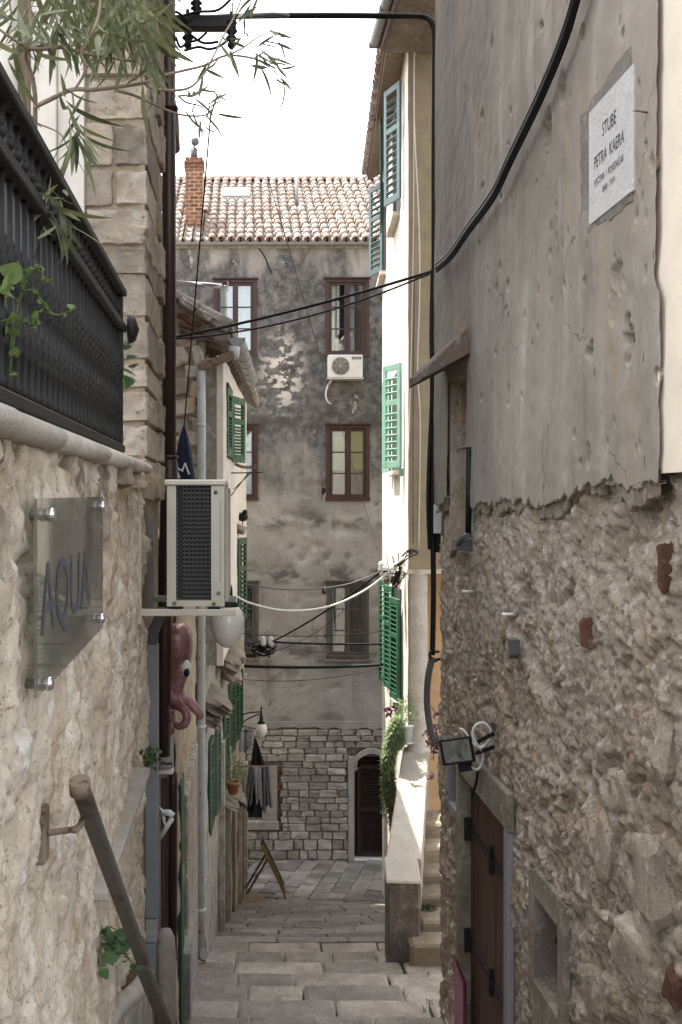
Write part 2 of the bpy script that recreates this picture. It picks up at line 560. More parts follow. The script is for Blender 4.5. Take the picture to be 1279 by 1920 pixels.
M = dict(
    plaster=m_plaster(),
    rubble=m_rubble('bare_rubble_masonry', (.40, .335, .265), (.53, .455, .375), (.13, .098, .07), (.70, .635, .55), (.43, .32, .215)),
    terrace=m_terrace(),
    ashlar=m_stone('warm_ashlar', (.33, .275, .215), (.45, .39, .32), (.40, .30, .19), (.15, .11, .08), (.56, .51, .44)),
    mortar=m_rubble('lime_mortar', (.36, .285, .20), (.46, .375, .275), (.17, .125, .085), (.54, .465, .365), (.37, .26, .155)),
    fstone=m_stone('grey_limestone_block', (.36, .338, .31), (.47, .445, .41), (.34, .30, .255), (.16, .14, .122), (.57, .545, .51)),
    fmortar=m_rubble('dark_joint_mortar', (.15, .13, .11), (.24, .21, .18), (.06, .05, .042), (.31, .28, .25), (.21, .14, .09)),
    gable=m_stone('pale_field_stone', (.55, .49, .41), (.70, .66, .60), (.52, .38, .24), (.26, .2, .14), (.76, .73, .69)),
    gmortar=m_rubble('ochre_mortar', (.40, .31, .21), (.52, .43, .31), (.2, .15, .1), (.6, .53, .43), (.45, .30, .16)),
    paving=m_paving('worn_limestone_slab', (.255, .222, .188), (.35, .31, .268), (.13, .112, .096)),
    paving2=m_paving('grey_limestone_sett', (.195, .182, .166), (.275, .257, .236), (.105, .096, .088)),
    joint=simple('dark_joint_dirt', (.07, .06, .05), .95, var=.3),
    facade=m_facade(),
    tile=m_tile(),
    frame=m_paint('purple_brown_paint', (.06, .034, .036), (.24, .20, .19), .64),
    frame2=m_paint('maroon_paint', (.05, .024, .023), (.16, .10, .09), .70),
    framegrey=m_paint('weathered_grey_paint', (.085, .078, .068), (.18, .165, .145), .6),
    glass=m_glass('window_glass', (.82, .86, .88), .16),
    dark=simple('dark_room', (.018, .017, .018), .9),
    curtain=simple('white_curtain', (.78, .80, .83), .9, var=.06),
    cream=simple('cream_curtain', (.52, .50, .40), .9, var=.1),
    blind=simple('lime_blind', (.42, .47, .13), .8, var=.06),
    white=m_paint('white_plaster', (.70, .655, .585), (.52, .47, .40), .66, .85, st=(1, 1, .15)),
    tan=m_paint('tan_render', (.36, .295, .20), (.28, .225, .15), .60, .92, st=(1, 1, .2)),
    orange=m_paint('apricot_render', (.72, .48, .27), (.62, .40, .2), .65, .92),
    creamwall=simple('cream_paint', (.80, .70, .58), .9, var=.04),
    concrete=m_stone('smooth_concrete', (.52, .48, .42), (.62, .58, .52), (.50, .42, .33), (.34, .30, .26), None),
    darkcem=m_rubble('stained_cement', (.15, .13, .11), (.22, .19, .165), (.06, .05, .045), (.33, .30, .26), (.20, .13, .09)),
    parapet=m_stone('rendered_parapet', (.62, .56, .48), (.70, .645, .56), (.6, .5, .38), (.48, .43, .36), None),
    dirty=m_rubble('grimy_plaster', (.36, .33, .285), (.50, .47, .415), (.14, .12, .10), (.60, .57, .52), (.33, .26, .18)),
    greenp=m_paint('bottle_green_paint', (.008, .048, .022), (.06, .11, .075), .69),
    greenl=m_paint('worn_green_paint', (.018, .085, .04), (.32, .34, .28), .60),
    midgreen=m_paint('fresh_green_paint', (.022, .115, .06), (.09, .2, .13), .7),
    teal=m_paint('blue_green_paint', (.085, .140, .145), (.15, .21, .21), .72),
    tealdk=m_paint('deep_teal_paint', (.022, .068, .06), (.05, .1, .09), .72),
    mint=m_paint('mint_green_paint', (.22, .42, .32), (.32, .48, .4), .75),
    iron=m_paint('black_iron', (.010, .0092, .0085), (.04, .028, .02), .66, .6),
    brown=m_paint('brown_pipe_paint', (.040, .021, .018), (.07, .045, .04), .7, .38),
    zinc=m_paint('grey_zinc', (.27, .275, .27), (.16, .15, .14), .62, .45),
    duct=m_paint('grey_metal_duct', (.20, .21, .215), (.32, .32, .32), .7, .4),
    palepipe=m_paint('pale_blue_pipe_paint', (.47, .50, .50), (.20, .095, .06), .60, .5),
    rust=m_paint('rusty_paint', (.20, .15, .11), (.10, .05, .032), .55, .7),
    rail=m_paint('worn_brown_grey_rail', (.082, .074, .062), (.05, .032, .025), .55, .6),
    acbeige=m_paint('aged_beige_enamel', (.50, .465, .385), (.33, .28, .20), .70, .45),
    acwhite=simple('white_enamel', (.70, .71, .71), .4, var=.05),
    black=simple('black_rubber', (.007, .007, .008), .5, var=.1, spec=.25),
    grey=simple('grey_plastic', (.10, .10, .10), .5),
    wire=simple('white_wire', (.70, .69, .66), .5, var=.05),
    plastic=simple('pale_plastic', (.55, .55, .52), .45),
    globe=simple('opal_glass', (.80, .78, .72), .12, var=.02, spec=.6),
    door=m_wood('red_brown_boards', (.062, .032, .022), (.105, .058, .040), (26, 26, 1.6)),
    bdoor=m_wood('dark_brown_louvre', (.028, .017, .014), (.045, .027, .022)),
    wood=m_wood('old_wood', (.17, .12, .08), (.27, .2, .14)),
    marble=m_stone('white_marble', (.53, .52, .505), (.57, .56, .545), (.53, .51, .475), (.48, .47, .45), None, .6),
    letter=simple('engraved_black', (.03, .03, .03), .7, var=.05),
    brick=m_stone('red_brick', (.22, .085, .055), (.30, .135, .09), (.24, .12, .085), (.10, .06, .05), (.42, .33, .28)),
    leaf=m_leaf('oleander_leaf', (.06, .08, .035), (.20, .215, .10), .3),
    leafl=m_leaf('light_vine_leaf', (.10, .16, .035), (.16, .23, .07), .4),
    ivy=m_leaf('ivy_leaf', (.03, .075, .02), (.06, .13, .03)),
    herb=m_leaf('rosemary_needle', (.14, .22, .08), (.30, .38, .20), .4),
    purple=m_leaf('purple_leaf', (.08, .02, .05), (.14, .05, .10)),
    bark=m_wood('grey_brown_bark', (.17, .125, .09), (.27, .21, .155), (20, 20, 20), .9),
    pink=Mat('glossy_pink_resin', .22, 0, .5).m,
    yellow=simple('yellow_paint', (.16, .115, .03), .5),
    navy=simple('navy_cloth', (.008, .012, .035), .85),
    clothg=simple('grey_cloth', (.14, .145, .16), .9),
    clothl=simple('pale_grey_cloth', (.34, .35, .40), .9),
    clothb=simple('black_cloth', (.012, .012, .016), .9),
    clothw=simple('lilac_white_cloth', (.45, .45, .55), .9),
    soil=simple('dry_soil', (.11, .075, .05), .95, var=.3, bump=.01),
    straw=simple('dry_straw', (.36, .27, .16), .9),
    terra=simple('terracotta', (.42, .17, .09), .85),
    redp=simple('crimson_acrylic', (.16, .03, .045), .35),
    pinkp=simple('pink_paper', (.42, .20, .22), .6),
    lichen=m_rubble('lichened_cement', (.24, .22, .18), (.36, .335, .285), (.08, .078, .06), (.56, .54, .49), (.33, .22, .15)),
    canopy=m_stone('weathered_grey_brown_stone', (.25, .21, .17), (.36, .31, .25), (.30, .19, .11), (.10, .08, .06), (.5, .46, .4)),
    shadebrick=m_stone('shaded_red_brick', (.155, .07, .05), (.21, .105, .075), (.20, .13, .09), (.10, .06, .05), (.36, .28, .22)),  # darker copy of the red brick for bricks that stand in shade
    eye=simple('white_gloss', (.75, .74, .72), .12),
    sandst=simple('backing', (.3, .27, .22), .95),
    bulb=simple('mirror_reflector', (.55, .55, .50), .25, .6),
)
k = Mat('glossy_pink_resin2', .22, 0, .5)
c = k.mix(k.rng(k.noise(5, 3), .4, .6), (.22, .09, .105), (.33, .17, .18)); c = k.mix(k.rng(k.noise(9, 3), .62, .68), c, (.48, .24, .24)); k.color(c); M['pink'] = k.m

# ------------------------------------------------------------------ stone meshes that walls and paving share
def rock_variants(n, cuts=3, amp=.06, rnd=.06, seed=0, rough=.015):
    """worn block: chamfered cube, knocked out of square, rough faces"""
    out = []
    for q in range(n):
        bm = bmesh.new()
        bmesh.ops.create_cube(bm, size=1)
        bmesh.ops.bevel(bm, geom=bm.edges[:], offset=rnd, segments=1, affect='EDGES')
        big = [e for e in bm.edges if e.calc_length() > .4]
        bmesh.ops.subdivide_edges(bm, edges=big, cuts=cuts, use_grid_fill=True)
        co = np.array([v.co[:] for v in bm.verts])
        c2 = co.copy()
        for ax in range(3):
            c2[:, ax] += amp * fbm(co * 1.5 + q * 7.7 + ax * 31, 2, seed + q) + rough * fbm(co * 7 + q * 3.1 + ax * 17, 2, seed + q + 5)
        for v, c_ in zip(bm.verts, c2): v.co = c_
        for f in bm.faces: f.smooth = True
        me = bpy.data.meshes.new('stone')
        bm.to_mesh(me); bm.free()
        me.set_sharp_from_angle(angle=math.radians(24))
        out.append(me)
    return out

def with_mat(meshes, m):
    r = []
    for me in meshes:
        c_ = me.copy(); c_.materials.append(m); r.append(c_)
    return r

ROCK = rock_variants(8, 3, .13, .14, 0, .04)
BLOCK = rock_variants(10, 5, .030, .085, 50, .034)
SLAB = rock_variants(8, 4, .014, .036, 90, .010)

# ================================================================== GROUND
g = MB()
g.add([(-90, -30, -7.6), (90, -30, -7.6), (90, 160, -7.6), (-90, 160, -7.6)], [(0, 1, 2, 3)])
g.build('ground', M['joint'], kind='structure')
# body under the stepped lane
base = MB()
ys = [-2.0 + .25 * i for i in range(90)]
ys = [y for y in ys if y <= 20.3]
for a, b in zip(ys[:-1], ys[1:]):
    x0 = -2.2 if a < 9.5 else -1.2
    vs = [(x0, a, gz(a) - .13), (4.2, a, gz(a) - .13), (4.2, b, gz(b) - .13), (x0, b, gz(b) - .13)]
    base.add(vs, [(0, 1, 2, 3)])
base.build('lane_bed', M['joint'], kind='structure')

stair = thing('stairway', None, None, (0.5, 8, gz(8)))
tag(stair, kind='structure')
slabs = with_mat(SLAB, M['paving'])
PITCH = .53
for i in range(-9, 7):
    y_back, y_front = 7.6 + PITCH * (i - 1), 7.6 + PITCH * i
    zt = gz(y_front) + .005
    x = -1.0 - random.random() * .5
    while x < 2.5:
        wd = random.uniform(.42, .85)
        h = .3
        o = inst('stair_slab', random.choice(slabs), stair,
                 (x + wd / 2, (y_back + y_front) / 2 - .008, zt - h / 2 + random.uniform(-.006, .006)),
                 (random.uniform(-.010, .010), random.uniform(-.007, .007), random.choice((0, PI)) + random.uniform(-.003, .003)),
                 (wd - random.uniform(.010, .022), PITCH - random.uniform(.002, .008), h))
        x += wd
lane = thing('lane_paving', None, None, (0.5, 14, gz(14)))
tag(lane, kind='structure')
slabs2 = with_mat(SLAB, M['paving2'])
y = 10.8
while y < 16.6:
    pitch = random.uniform(.30, .42)
    zt = gz(y + pitch / 2)
    x = -.7 - random.random() * .5
    while x < 2.3:
        wd = random.uniform(.38, .8)
        if x + wd > -.25:
            o = inst('paving_slab', random.choice(slabs2), lane, (x + wd / 2, y + pitch / 2, zt - .10 + random.uniform(-.012, .012)),
                 (-math.atan(.26) + random.uniform(-.02, .02), random.uniform(-.015, .015), random.uniform(-.02, .02)), (wd - random.uniform(.008, .02), pitch - random.uniform(-.004, .012), .2))
        x += wd
    y += pitch
sq = thing('square_paving', None, None, (1.2, 18.5, gz(18.5)))
tag(sq, kind='structure')
ang = math.radians(14)
ca, sa = math.cos(ang), math.sin(ang)
row = 0
for iu in range(-4, 16):
    v = -3 + (iu % 3) * .13
    while v < 5.5:
        ln = random.uniform(.34, .52)
        u = iu * .30
        cx, cy = 1.0 + u * ca + (v + ln / 2) * sa, 17.2 - u * sa + (v + ln / 2) * ca
        if 16.75 < cy < 19.98 and -.2 < cx < 3.6:
            inst('paving_slab', random.choice(slabs2), sq, (cx, cy, gz(cy) - .09 + random.uniform(-.008, .008)),
                 (-math.atan(.14) + random.uniform(-.012, .012), random.uniform(-.012, .012), -ang), (.288, ln - .014, .18))
        v += ln

# ================================================================== END FACADE
YF = 20.0
S20 = YF / F
def fx(px): return (px - CX) * S20
def fz(py): return (CY - py) * S20
apt = thing('apartment_building', 'old grey sooty apartment house closing the end of the lane with tiled roof', 'building', (1, YF, -7.07))
WIN = [(403, 480, 525, 666, 'frame', 'upper_a'), (612, 690, 524, 667, 'frame', 'upper_b'), (403, 482, 798, 936, 'frame2', 'mid_a'),
       (613, 691, 798, 937, 'frame2', 'mid_b'), (406, 483, 1092, 1230, 'framegrey', 'low_a'), (614, 690, 1092, 1232, 'framegrey', 'low_b')]
XW0, XW1 = -4.2, 7.0
zsplit = fz(1362)
xs = set(np.arange(XW0, XW1 + .01, .06).round(4)); zs = set(np.arange(zsplit, 5.08, .06).round(4))
for a, b, c_, d, *_ in WIN:
    xs |= {fx(a), fx(b)}; zs |= {fz(c_), fz(d)}
xs, zs = np.array(sorted(xs)), np.array(sorted(zs))
GX, GZ = np.meshgrid(xs, zs, indexing='ij')
pp = np.stack([GX.ravel(), np.zeros(GX.size), GZ.ravel()], 1)
dsp = .012 * fbm(pp * 1.5, 5, 3) + .006 * fbm(pp * 7, 3, 8)
fl = sstep(.18, .24, fbm(pp * np.array([2.6, 1, 3.4]), 4, 21)) * np.exp(-(((pp[:, 0] - .8) / .45) ** 2 + ((pp[:, 2] - 2.5) / .8) ** 2))
fl2 = sstep(.45, .5, fbm(pp * np.array([2.2, 1, 3.0]), 4, 77)) * (pp[:, 2] < 0.4)
dsp = dsp + .03 * fl + .03 * fl2
for (px, py, r_) in ((547, 1026, 5), (566, 1048, 6), (612, 1046, 6), (651, 1045, 6), (508, 1320, 3), (555, 1262, 4), (547, 1254, 4), (705, 945, 4), (630, 990, 12), (655, 992, 10), (585, 970, 12)):
    dd = np.hypot(pp[:, 0] - fx(px), pp[:, 2] - fz(py))
    dsp += .06 * sstep(r_ * S20 * 1.5, r_ * S20 * .4, dd)
pts = np.stack([GX, YF + dsp.reshape(GX.shape), GZ], -1)
cxm, czm = (xs[:-1] + xs[1:]) / 2, (zs[:-1] + zs[1:]) / 2
keep = np.ones((len(cxm), len(czm)), bool)
for a, b, c_, d, *_ in WIN:
    keep &= ~((cxm[:, None] > fx(a)) & (cxm[:, None] < fx(b)) & (czm[None] < fz(c_)) & (czm[None] > fz(d)))
grid_obj('plaster_wall', pts, M['facade'], apt, keep)
# masonry core behind the skin, with the rooms left hollow
core = MB()
core.box(XW0, XW1, YF + .9, YF + 6, -7.6, 5.0)
core.box(XW0, XW0 + .02, YF + .02, YF + .9, -7.6, 5.0).box(XW1 - .02, XW1, YF + .02, YF + .9, -7.6, 5.0)
core.build('core', M['dark'], apt)

def window(parent, x0, x1, z0, z1, yf, fm, style):
    wd, cx = x1 - x0, (x0 + x1) / 2
    f = MB()
    t = .055
    f.box(x0 - .02, x0 + t, yf - .02, yf + .10, z0, z1 - t).box(x1 - t, x1 + .02, yf - .02, yf + .10, z0, z1 - t)
    f.box(x0 - .02, x1 + .02, yf - .022, yf + .10, z1 - t, z1 + .01).box(x0 - .03, x1 + .03, yf - .035, yf + .098, z0 - .02, z0 + t * .7)
    f.box(x0 - .05, x1 + .05, yf - .06, yf + .03, z1 + .012, z1 + .04)
    wnd = f.build('window', M[fm], parent, bevel=.004)
    rv = MB()
    rv.box(x0 - .1, x0 - .021, yf + .03, yf + .5, z0 - .1, z1 + .1).box(x1 + .021, x1 + .1, yf + .03, yf + .5, z0 - .1, z1 + .1)
    rv.box(x0 - .02, x1 + .02, yf + .104, yf + .5, z1 + .011, z1 + .1).box(x0 - .02, x1 + .02, yf + .104, yf + .5, z0 - .1, z0 - .021)
    rv.build('reveal', M['dark'], wnd)
    for sx in (0, 1):
        a = x0 + t + .002 if sx == 0 else cx + .004
        b = cx - .004 if sx == 0 else x1 - t - .002
        zb, zt = z0 + t * .7 + .002, z1 - t - .002
        s = .05
        cs = MB()
        cs.box(a, a + s, yf + .005, yf + .05, zb, zt).box(b - s, b, yf + .005, yf + .05, zb, zt)
        cs.box(a + s, b - s, yf + .006, yf + .049, zt - s, zt).box(a + s, b - s, yf + .006, yf + .049, zb, zb + s * 1.2)
        ph = (zt - s - zb - s * 1.2) / 3
        for q in (1, 2):
            zz = zb + s * 1.2 + ph * q
            cs.box(a + s, b - s, yf + .012, yf + .044, zz - .012, zz + .012)
        if sx == 1: cs.box(cx - .022, cx + .022, yf - .008, yf + .004, zb, zt)
        cs.build('casement', M[fm], wnd, bevel=.003)
        for q in range(3):
            zz = zb + s * 1.2 + ph * q
            pn = MB().box(a + s - .004, b - s + .004, yf + .026, yf + .030, zz + .008, zz + ph - .008)
            pn.build('pane', M['glass'], wnd)
        # curtains and blinds seen through the panes
        n = 16
        if style in ('upper_a', 'mid_a', 'low_b', 'upper_b', 'low_a'):
            cols = [(a + (b - a) * q / n) for q in range(n + 1)]
            zlo = zb
            if style == 'upper_b':
                wl = [a + (b - a) * (q / n) * (.55 if sx == 0 else .42) for q in range(n + 1)]
                cols = wl
            pts_ = np.array([[[x_, yf + .09 + .018 * math.sin(q * 1.9) + .01 * math.sin(q * 4.3 + h), zlo + (zt - zlo) * h / 6] for h in range(7)] for q, x_ in enumerate(cols)])
            mm = {'upper_a': 'curtain', 'mid_a': 'curtain', 'upper_b': 'cream', 'low_b': 'clothg', 'low_a': 'clothg'}[style]
            if style == 'upper_b' and sx == 1: mm = 'curtain'
            grid_obj('curtain', pts_, M[mm], wnd)
        if style == 'mid_b':
            zt2 = zb + (zt - zb) * .40
            MB().box(a, b, yf + .10, yf + .106, zt2, zt).build('blind', M['blind'], wnd)
            if sx == 1:
                pts_ = np.array([[[a + .06 + (b - a) * .7 * q / n, yf + .18 + .02 * math.sin(q * 2.1), zb + (zt2 - zb) * h / 4] for h in range(5)] for q in range(n + 1)])
                grid_obj('curtain', pts_, M['clothl'], wnd)
    return wnd
for a, b, c_, d, fm, st in WIN: window(apt, fx(a), fx(b), fz(d), fz(c_), YF, fm, st)
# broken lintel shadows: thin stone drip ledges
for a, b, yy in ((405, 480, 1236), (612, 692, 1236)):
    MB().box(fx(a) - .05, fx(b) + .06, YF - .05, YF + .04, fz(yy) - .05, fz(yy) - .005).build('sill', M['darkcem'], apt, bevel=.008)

# stone ground storey: every block by itself on a mortar bed
DX0, DX1, DZ0, DZ1 = fx(653), fx(742), fz(1612), fz(1408)     # door surround
WX0, WX1, WZ0, WZ1 = fx(398), fx(520), fz(1550), fz(1436)    # barred window with its surround
bed = MB()
zb0 = -7.25
for (x0, x1, z0, z1) in ((XW0, WX0, zb0, zsplit), (WX1, DX0, zb0, zsplit), (DX1, XW1, zb0, zsplit), (WX0, WX1, WZ1, zsplit), (WX0, WX1, zb0, WZ0), (DX0, DX1, DZ1 - .12, zsplit)):
    bed.box(x0, x1, YF + .03, YF + .5, z0, z1)
bed.build('joint_bed', M['fmortar'], apt)
blocks = with_mat(BLOCK, M['fstone'])
z = zsplit - .06
rowi = 0
while z > -7.2:
    h = random.uniform(.105, .155) if rowi < 16 else random.uniform(.16, .23)
    x = -.25 - random.random() * .2
    while x < 3.2:
        wd = random.uniform(.16, .42)
        x1 = x + wd
        def cut(lo, hi, zlo, zhi, xa, xb):
            if z - h < zhi and z > zlo:
                if xa < lo < xb < hi + .01: return xa, lo
                if lo - .01 < xa < hi < xb: return hi, xb
                if xa >= lo and xb <= hi: return None
                if xa < lo and xb > hi: return xa, lo
            return xa, xb
        r = (x, x1)
        for q in ((WX0, WX1 + (.06 if rowi % 2 else .1), WZ0, WZ1), (DX0, DX1, -8, DZ1 - .03)):
            if r: r = cut(*q, *r)
        if r and r[1] - r[0] > .07:
            inst('stone', random.choice(blocks), apt, ((r[0] + r[1]) / 2, YF + .15 + random.uniform(-.015, .015), z - h / 2),
                 (0, random.uniform(-.012, .012), random.choice((0, PI))), (r[1] - r[0] - random.uniform(.004, .016), .36, h - random.uniform(.004, .014)))
        x = x1
    z -= h
    rowi += 1
lip = []
for i in range(130):
    x = -1.0 + i * .036
    lip.append((x, zsplit - .035 + .03 * float(fbm(np.array([[x * 5, 0, 0]]), 4, 5)[0])))
mbk = MB()
mbk.prism([(x, YF + .03, zz) for x, zz in lip] + [(lip[-1][0], YF + .03, zsplit + .1), (lip[0][0], YF + .03, zsplit + .1)], (0, -.055, 0))
mbk.build('plaster_edge', M['facade'], apt)
# brick fragments round the barred window
bf = with_mat(ROCK, M['shadebrick'])
for i in range(14):
    inst('brick', random.choice(bf), apt, (WX1 + .05 + random.uniform(-.02, .05), YF + .04, WZ0 - .05 + i * .088), (0, random.uniform(-.2, .2), 0), (random.uniform(.06, .12), .1, .07))
for i in range(7):
    inst('brick', random.choice(bf), apt, (fx(665) + i * .12, YF + .04, fz(1372) + random.uniform(-.04, .04)), (0, random.uniform(-.2, .2), 0), (.11, .1, .055))
# barred window
wf = MB()
wf.box(fx(492), WX1, YF - .03, YF + .25, WZ0 + .12, WZ1).box(WX0, WX1 + .03, YF - .06, YF + .25, WZ0 - .05, WZ0 + .118)
wf.box(WX0, fx(400), YF - .03, YF + .25, WZ0 + .12, WZ1).box(fx(400), fx(492), YF - .03, YF + .25, WZ1 - .08, WZ1)
bw = wf.build('barred_window', M['fstone'], apt, bevel=.01)
MB().box(fx(400), fx(492), YF + .2, YF + .22, WZ0 + .12, WZ1 - .08).build('dark_opening', M['dark'], bw)
for i in range(9):
    x = fx(402) + i * .118
    MB().tube([(x, YF + .06, WZ0 + .12), (x, YF + .06, WZ1 - .08)], .009, 6).build('bar', M['iron'], bw)
# arched door with stone surround and louvred leaves
dr = thing('door', None, None, (0, 0, 0)); dr.parent = apt; dr.location = (fx(690) - 1, 0, DZ0 + 7.07)
xa, xb = fx(664), fx(730)
arch = []
for i in range(13):
    t = i / 12
    arch.append((xa + (xb - xa) * t, fz(1432) + .20 * (1 - (2 * t - 1) ** 2)))
outer = [(DX0, DZ0 - .02), (DX0, fz(1415)), (fx(672), fz(1409))] + [(x, z_ + .10) for x, z_ in arch[2:-2]] + [(DX1, fz(1410)), (DX1, DZ0 - .02)]
su = MB()
su.box(DX0, xa, YF - .04, YF + .28, DZ0 - .05, fz(1432)).box(xb, DX1, YF - .04, YF + .28, DZ0 - .05, fz(1432))
for (x0, z0), (x1, z1) in zip(arch[:-1], arch[1:]):
    su.prism([(x0, YF - .04, z0), (x1, YF - .04, z1), (x1, YF - .04, z1 + .12), (x0, YF - .04, z0 + .12)], (0, .32, 0))
su.box(DX0, xa, YF - .041, YF + .28, fz(1432), fz(1418)).box(xb, DX1, YF - .041, YF + .28, fz(1432), fz(1418))
M['surround'] = m_stone('pale_door_stone', (.50, .49, .47), (.58, .57, .55), (.50, .46, .42), (.36, .34, .32), None)
su.build('surround', M['surround'], dr, bevel=.006)
MB().box(xa, xb, YF - .08, YF + .2, DZ0 - .09, DZ0 + .02).build('threshold', M['surround'], dr, bevel=.01)
lf = MB()
lf.box(xa, xa + .05, YF + .12, YF + .17, DZ0 + .02, fz(1432)).box(xa, xb, YF + .19, YF + .21, DZ0 + .02, fz(1405))
lf.box(xa + .07, xa + .14, YF + .10, YF + .15, DZ0 + .03, fz(1440)).box(xb - .10, xb - .02, YF + .10, YF + .15, DZ0 + .03, fz(1440))
for zz in (DZ0 + .03, fz(1525), fz(1445)): lf.box(xa + .14, xb - .10, YF + .10, YF + .15, zz, zz + .09)
leaf_o = lf.build('leaf', M['bdoor'], dr, bevel=.004)
sm = MB().obox((0, 0, 0), ((xb - xa - .24) / 2, 0, 0), (0, .018, .012), (0, -.003, .005)).mesh('slat'); sm.materials.append(M['bdoor'])
zz = DZ0 + .15
while zz < fz(1415):
    if not (fz(1525) - .02 < zz < fz(1525) + .11 or fz(1445) - .02 < zz < fz(1445) + .11):
        inst('slat', sm, leaf_o, ((xa + xb) / 2 + .02, YF + .125, zz))
    zz += .052
ow = MB()
for q in range(3):
    ow.tube(smooth_path([P(666 + q * 3, 1424 + 8 * q, YF - .06), P(670 - q * 2, 1430 + 6 * q, YF - .08), P(664 + q * 2, 1436 + 5 * q, YF - .06)]), .012, 6)
ow.build('hook', M['surround'], dr)
# gutter, downpipe stubs, cables on the facade
gt = MB()
for x0 in np.arange(-3, 6.6, .95):
    pr = [(.055 * math.cos(PI + PI * i / 8), .055 * math.sin(PI + PI * i / 8)) for i in range(9)]
    gt.prism([(x0, YF - .12 + a_, 5.08 + b_) for a_, b_ in pr] + [(x0, YF - .07, 5.085), (x0, YF - .17, 5.085)][:0], (.94, 0, 0))
    gt.box(x0 + .935, x0 + .955, YF - .18, YF - .06, 5.02, 5.09)
gt.build('gutter', M['zinc'], apt)
MB().box(-3, 6.6, YF - .04, YF + .3, 4.99, 5.06).build('eave_board', M['dirty'], apt)

# ---------------- roof
roof = MB()
T = .6
E0, R0 = YF - .16, YF + 4.0
def rz(Y): return 5.13 + T * (Y - E0)
roof.prism([(-4, E0 + .08, rz(E0 + .08) - .09), (7, E0 + .08, rz(E0 + .08) - .09), (7, R0, rz(R0) - .09), (-4, R0, rz(R0) - .09)], (0, 0, -.05))
rf = roof.build('roof', M['dark'], apt)
def tile_mesh(r0, r1, L, th, seg=6, up=True):
    b = MB()
    vs = []
    for (yy, r) in ((0, r0), (L, r1)):
        for rr in (r, r - th):
            for i in range(seg + 1):
                a_ = PI * i / seg
                vs.append((rr * math.cos(a_), yy, (rr * math.sin(a_)) * (1 if up else -1)))
    n = seg + 1
    fs = []
    for i in range(seg):
        fs += [(i, i + 1, 2 * n + i + 1, 2 * n + i), (n + i, 3 * n + i, 3 * n + i + 1, n + i + 1), (i, n + i, n + i + 1, i + 1), (2 * n + i, 2 * n + i + 1, 3 * n + i + 1, 3 * n + i)]
    b.add(vs, fs, True)
    return b
slope = math.atan(T)
cov = tile_mesh(.078, .064, .44, .016).mesh('roof_tile'); cov.materials.append(M['tile'])
chan = tile_mesh(.085, .085, .44, .014, 5, False)
NX, ROWS = 48, 15
expo = math.hypot(R0 - E0, rz(R0) - rz(E0)) / (ROWS - .1)
rest, chans = MB(), MB()
def add_tile(mb, src, loc, rot, mir=0):
    mt = Matrix.Translation(loc) @ Euler(rot).to_matrix().to_4x4()
    n = len(mb.v)
    mb.v += [tuple(mt @ Vector(v)) for v in src.v]
    mb.f += [tuple(i + n for i in f) for f in src.f]; mb.sm += src.sm
covsrc = tile_mesh(.078, .064, .44, .016, 5)
for ix in range(-22, 27):
    x = .9 + ix * .188
    for r_ in range(ROWS):
        s = r_ * expo
        yy, zz = E0 - .05 + s * math.cos(slope), rz(E0) - .03 + s * math.sin(slope)
        jx = random.uniform(-.008, .008)
        px = CX + F * x / yy
        rot = (slope - .02, 0, random.uniform(-.025, .025))
        if 330 < px < 722 and not (340 < px < 392 and r_ < 6) and not (412 < px < 470 and 8 <= r_ <= 10):
            inst('roof_tile', cov, rf, (x + jx, yy, zz + random.uniform(-.004, .006)), rot)
        elif not (340 < px < 392 and r_ < 6) and -1.9 < x < 4.5:
            add_tile(rest, covsrc, (x, yy, zz), rot)
        if -1.6 < x < 4.2: add_tile(chans, chan, (x + .094, yy, zz + .035), (slope - .01, 0, 0))
rest.build('spare_tiles', M['tile'], rf, kind='stuff')
chans.build('channel_tiles', M['tile'], rf, kind='stuff')
ridge = MB()
for i in range(30):
    x0 = -3 + i * .33
    sg = tile_mesh(.12, .10, .36, .016, 6)
    mt = Matrix.Translation((x0, R0 + .02, rz(R0) - .02 + random.uniform(-.01, .01))) @ Euler((0, 0, -PI / 2)).to_matrix().to_4x4()
    if i > 2: ridge.add([mt @ Vector(v) for v in sg.v], sg.f, True)
ridge.build('ridge_tiles', M['tile'], rf, kind='stuff')
back = MB().prism([(-4, R0, rz(R0) - .1), (7, R0, rz(R0) - .1), (7, R0 + 4, rz(E0) - .1), (-4, R0 + 4, rz(E0) - .1)], (0, 0, -.05))
back.build('rear_roof', M['tile'], apt)
# skylight
sk = MB()
q0 = Vector((fx(416) * 22.4 / 20, 22.45, 0)); 
skx0, skx1 = (416 - CX) / F * 22.6, (468 - CX) / F * 22.6
ya, yb = 22.3, 22.95
sk.prism([(skx0, ya, rz(ya) + .10), (skx1, ya, rz(ya) + .10), (skx1, yb, rz(yb) + .06), (skx0, yb, rz(yb) + .06)], (0, 0, .06))
sk.box(skx0 + .01, skx1 - .01, ya + .01, ya + .05, rz(ya) - .06, rz(ya) + .1)
sk.build('skylight', M['plastic'], rf, bevel=.01)
pp_ = P(557, 385, 22.2)
MB().tube([pp_ - Vector((0, 0, .1)), pp_ + Vector((0, 0, .62))], .035, 8).build('vent_pipe', M['zinc'], rf)
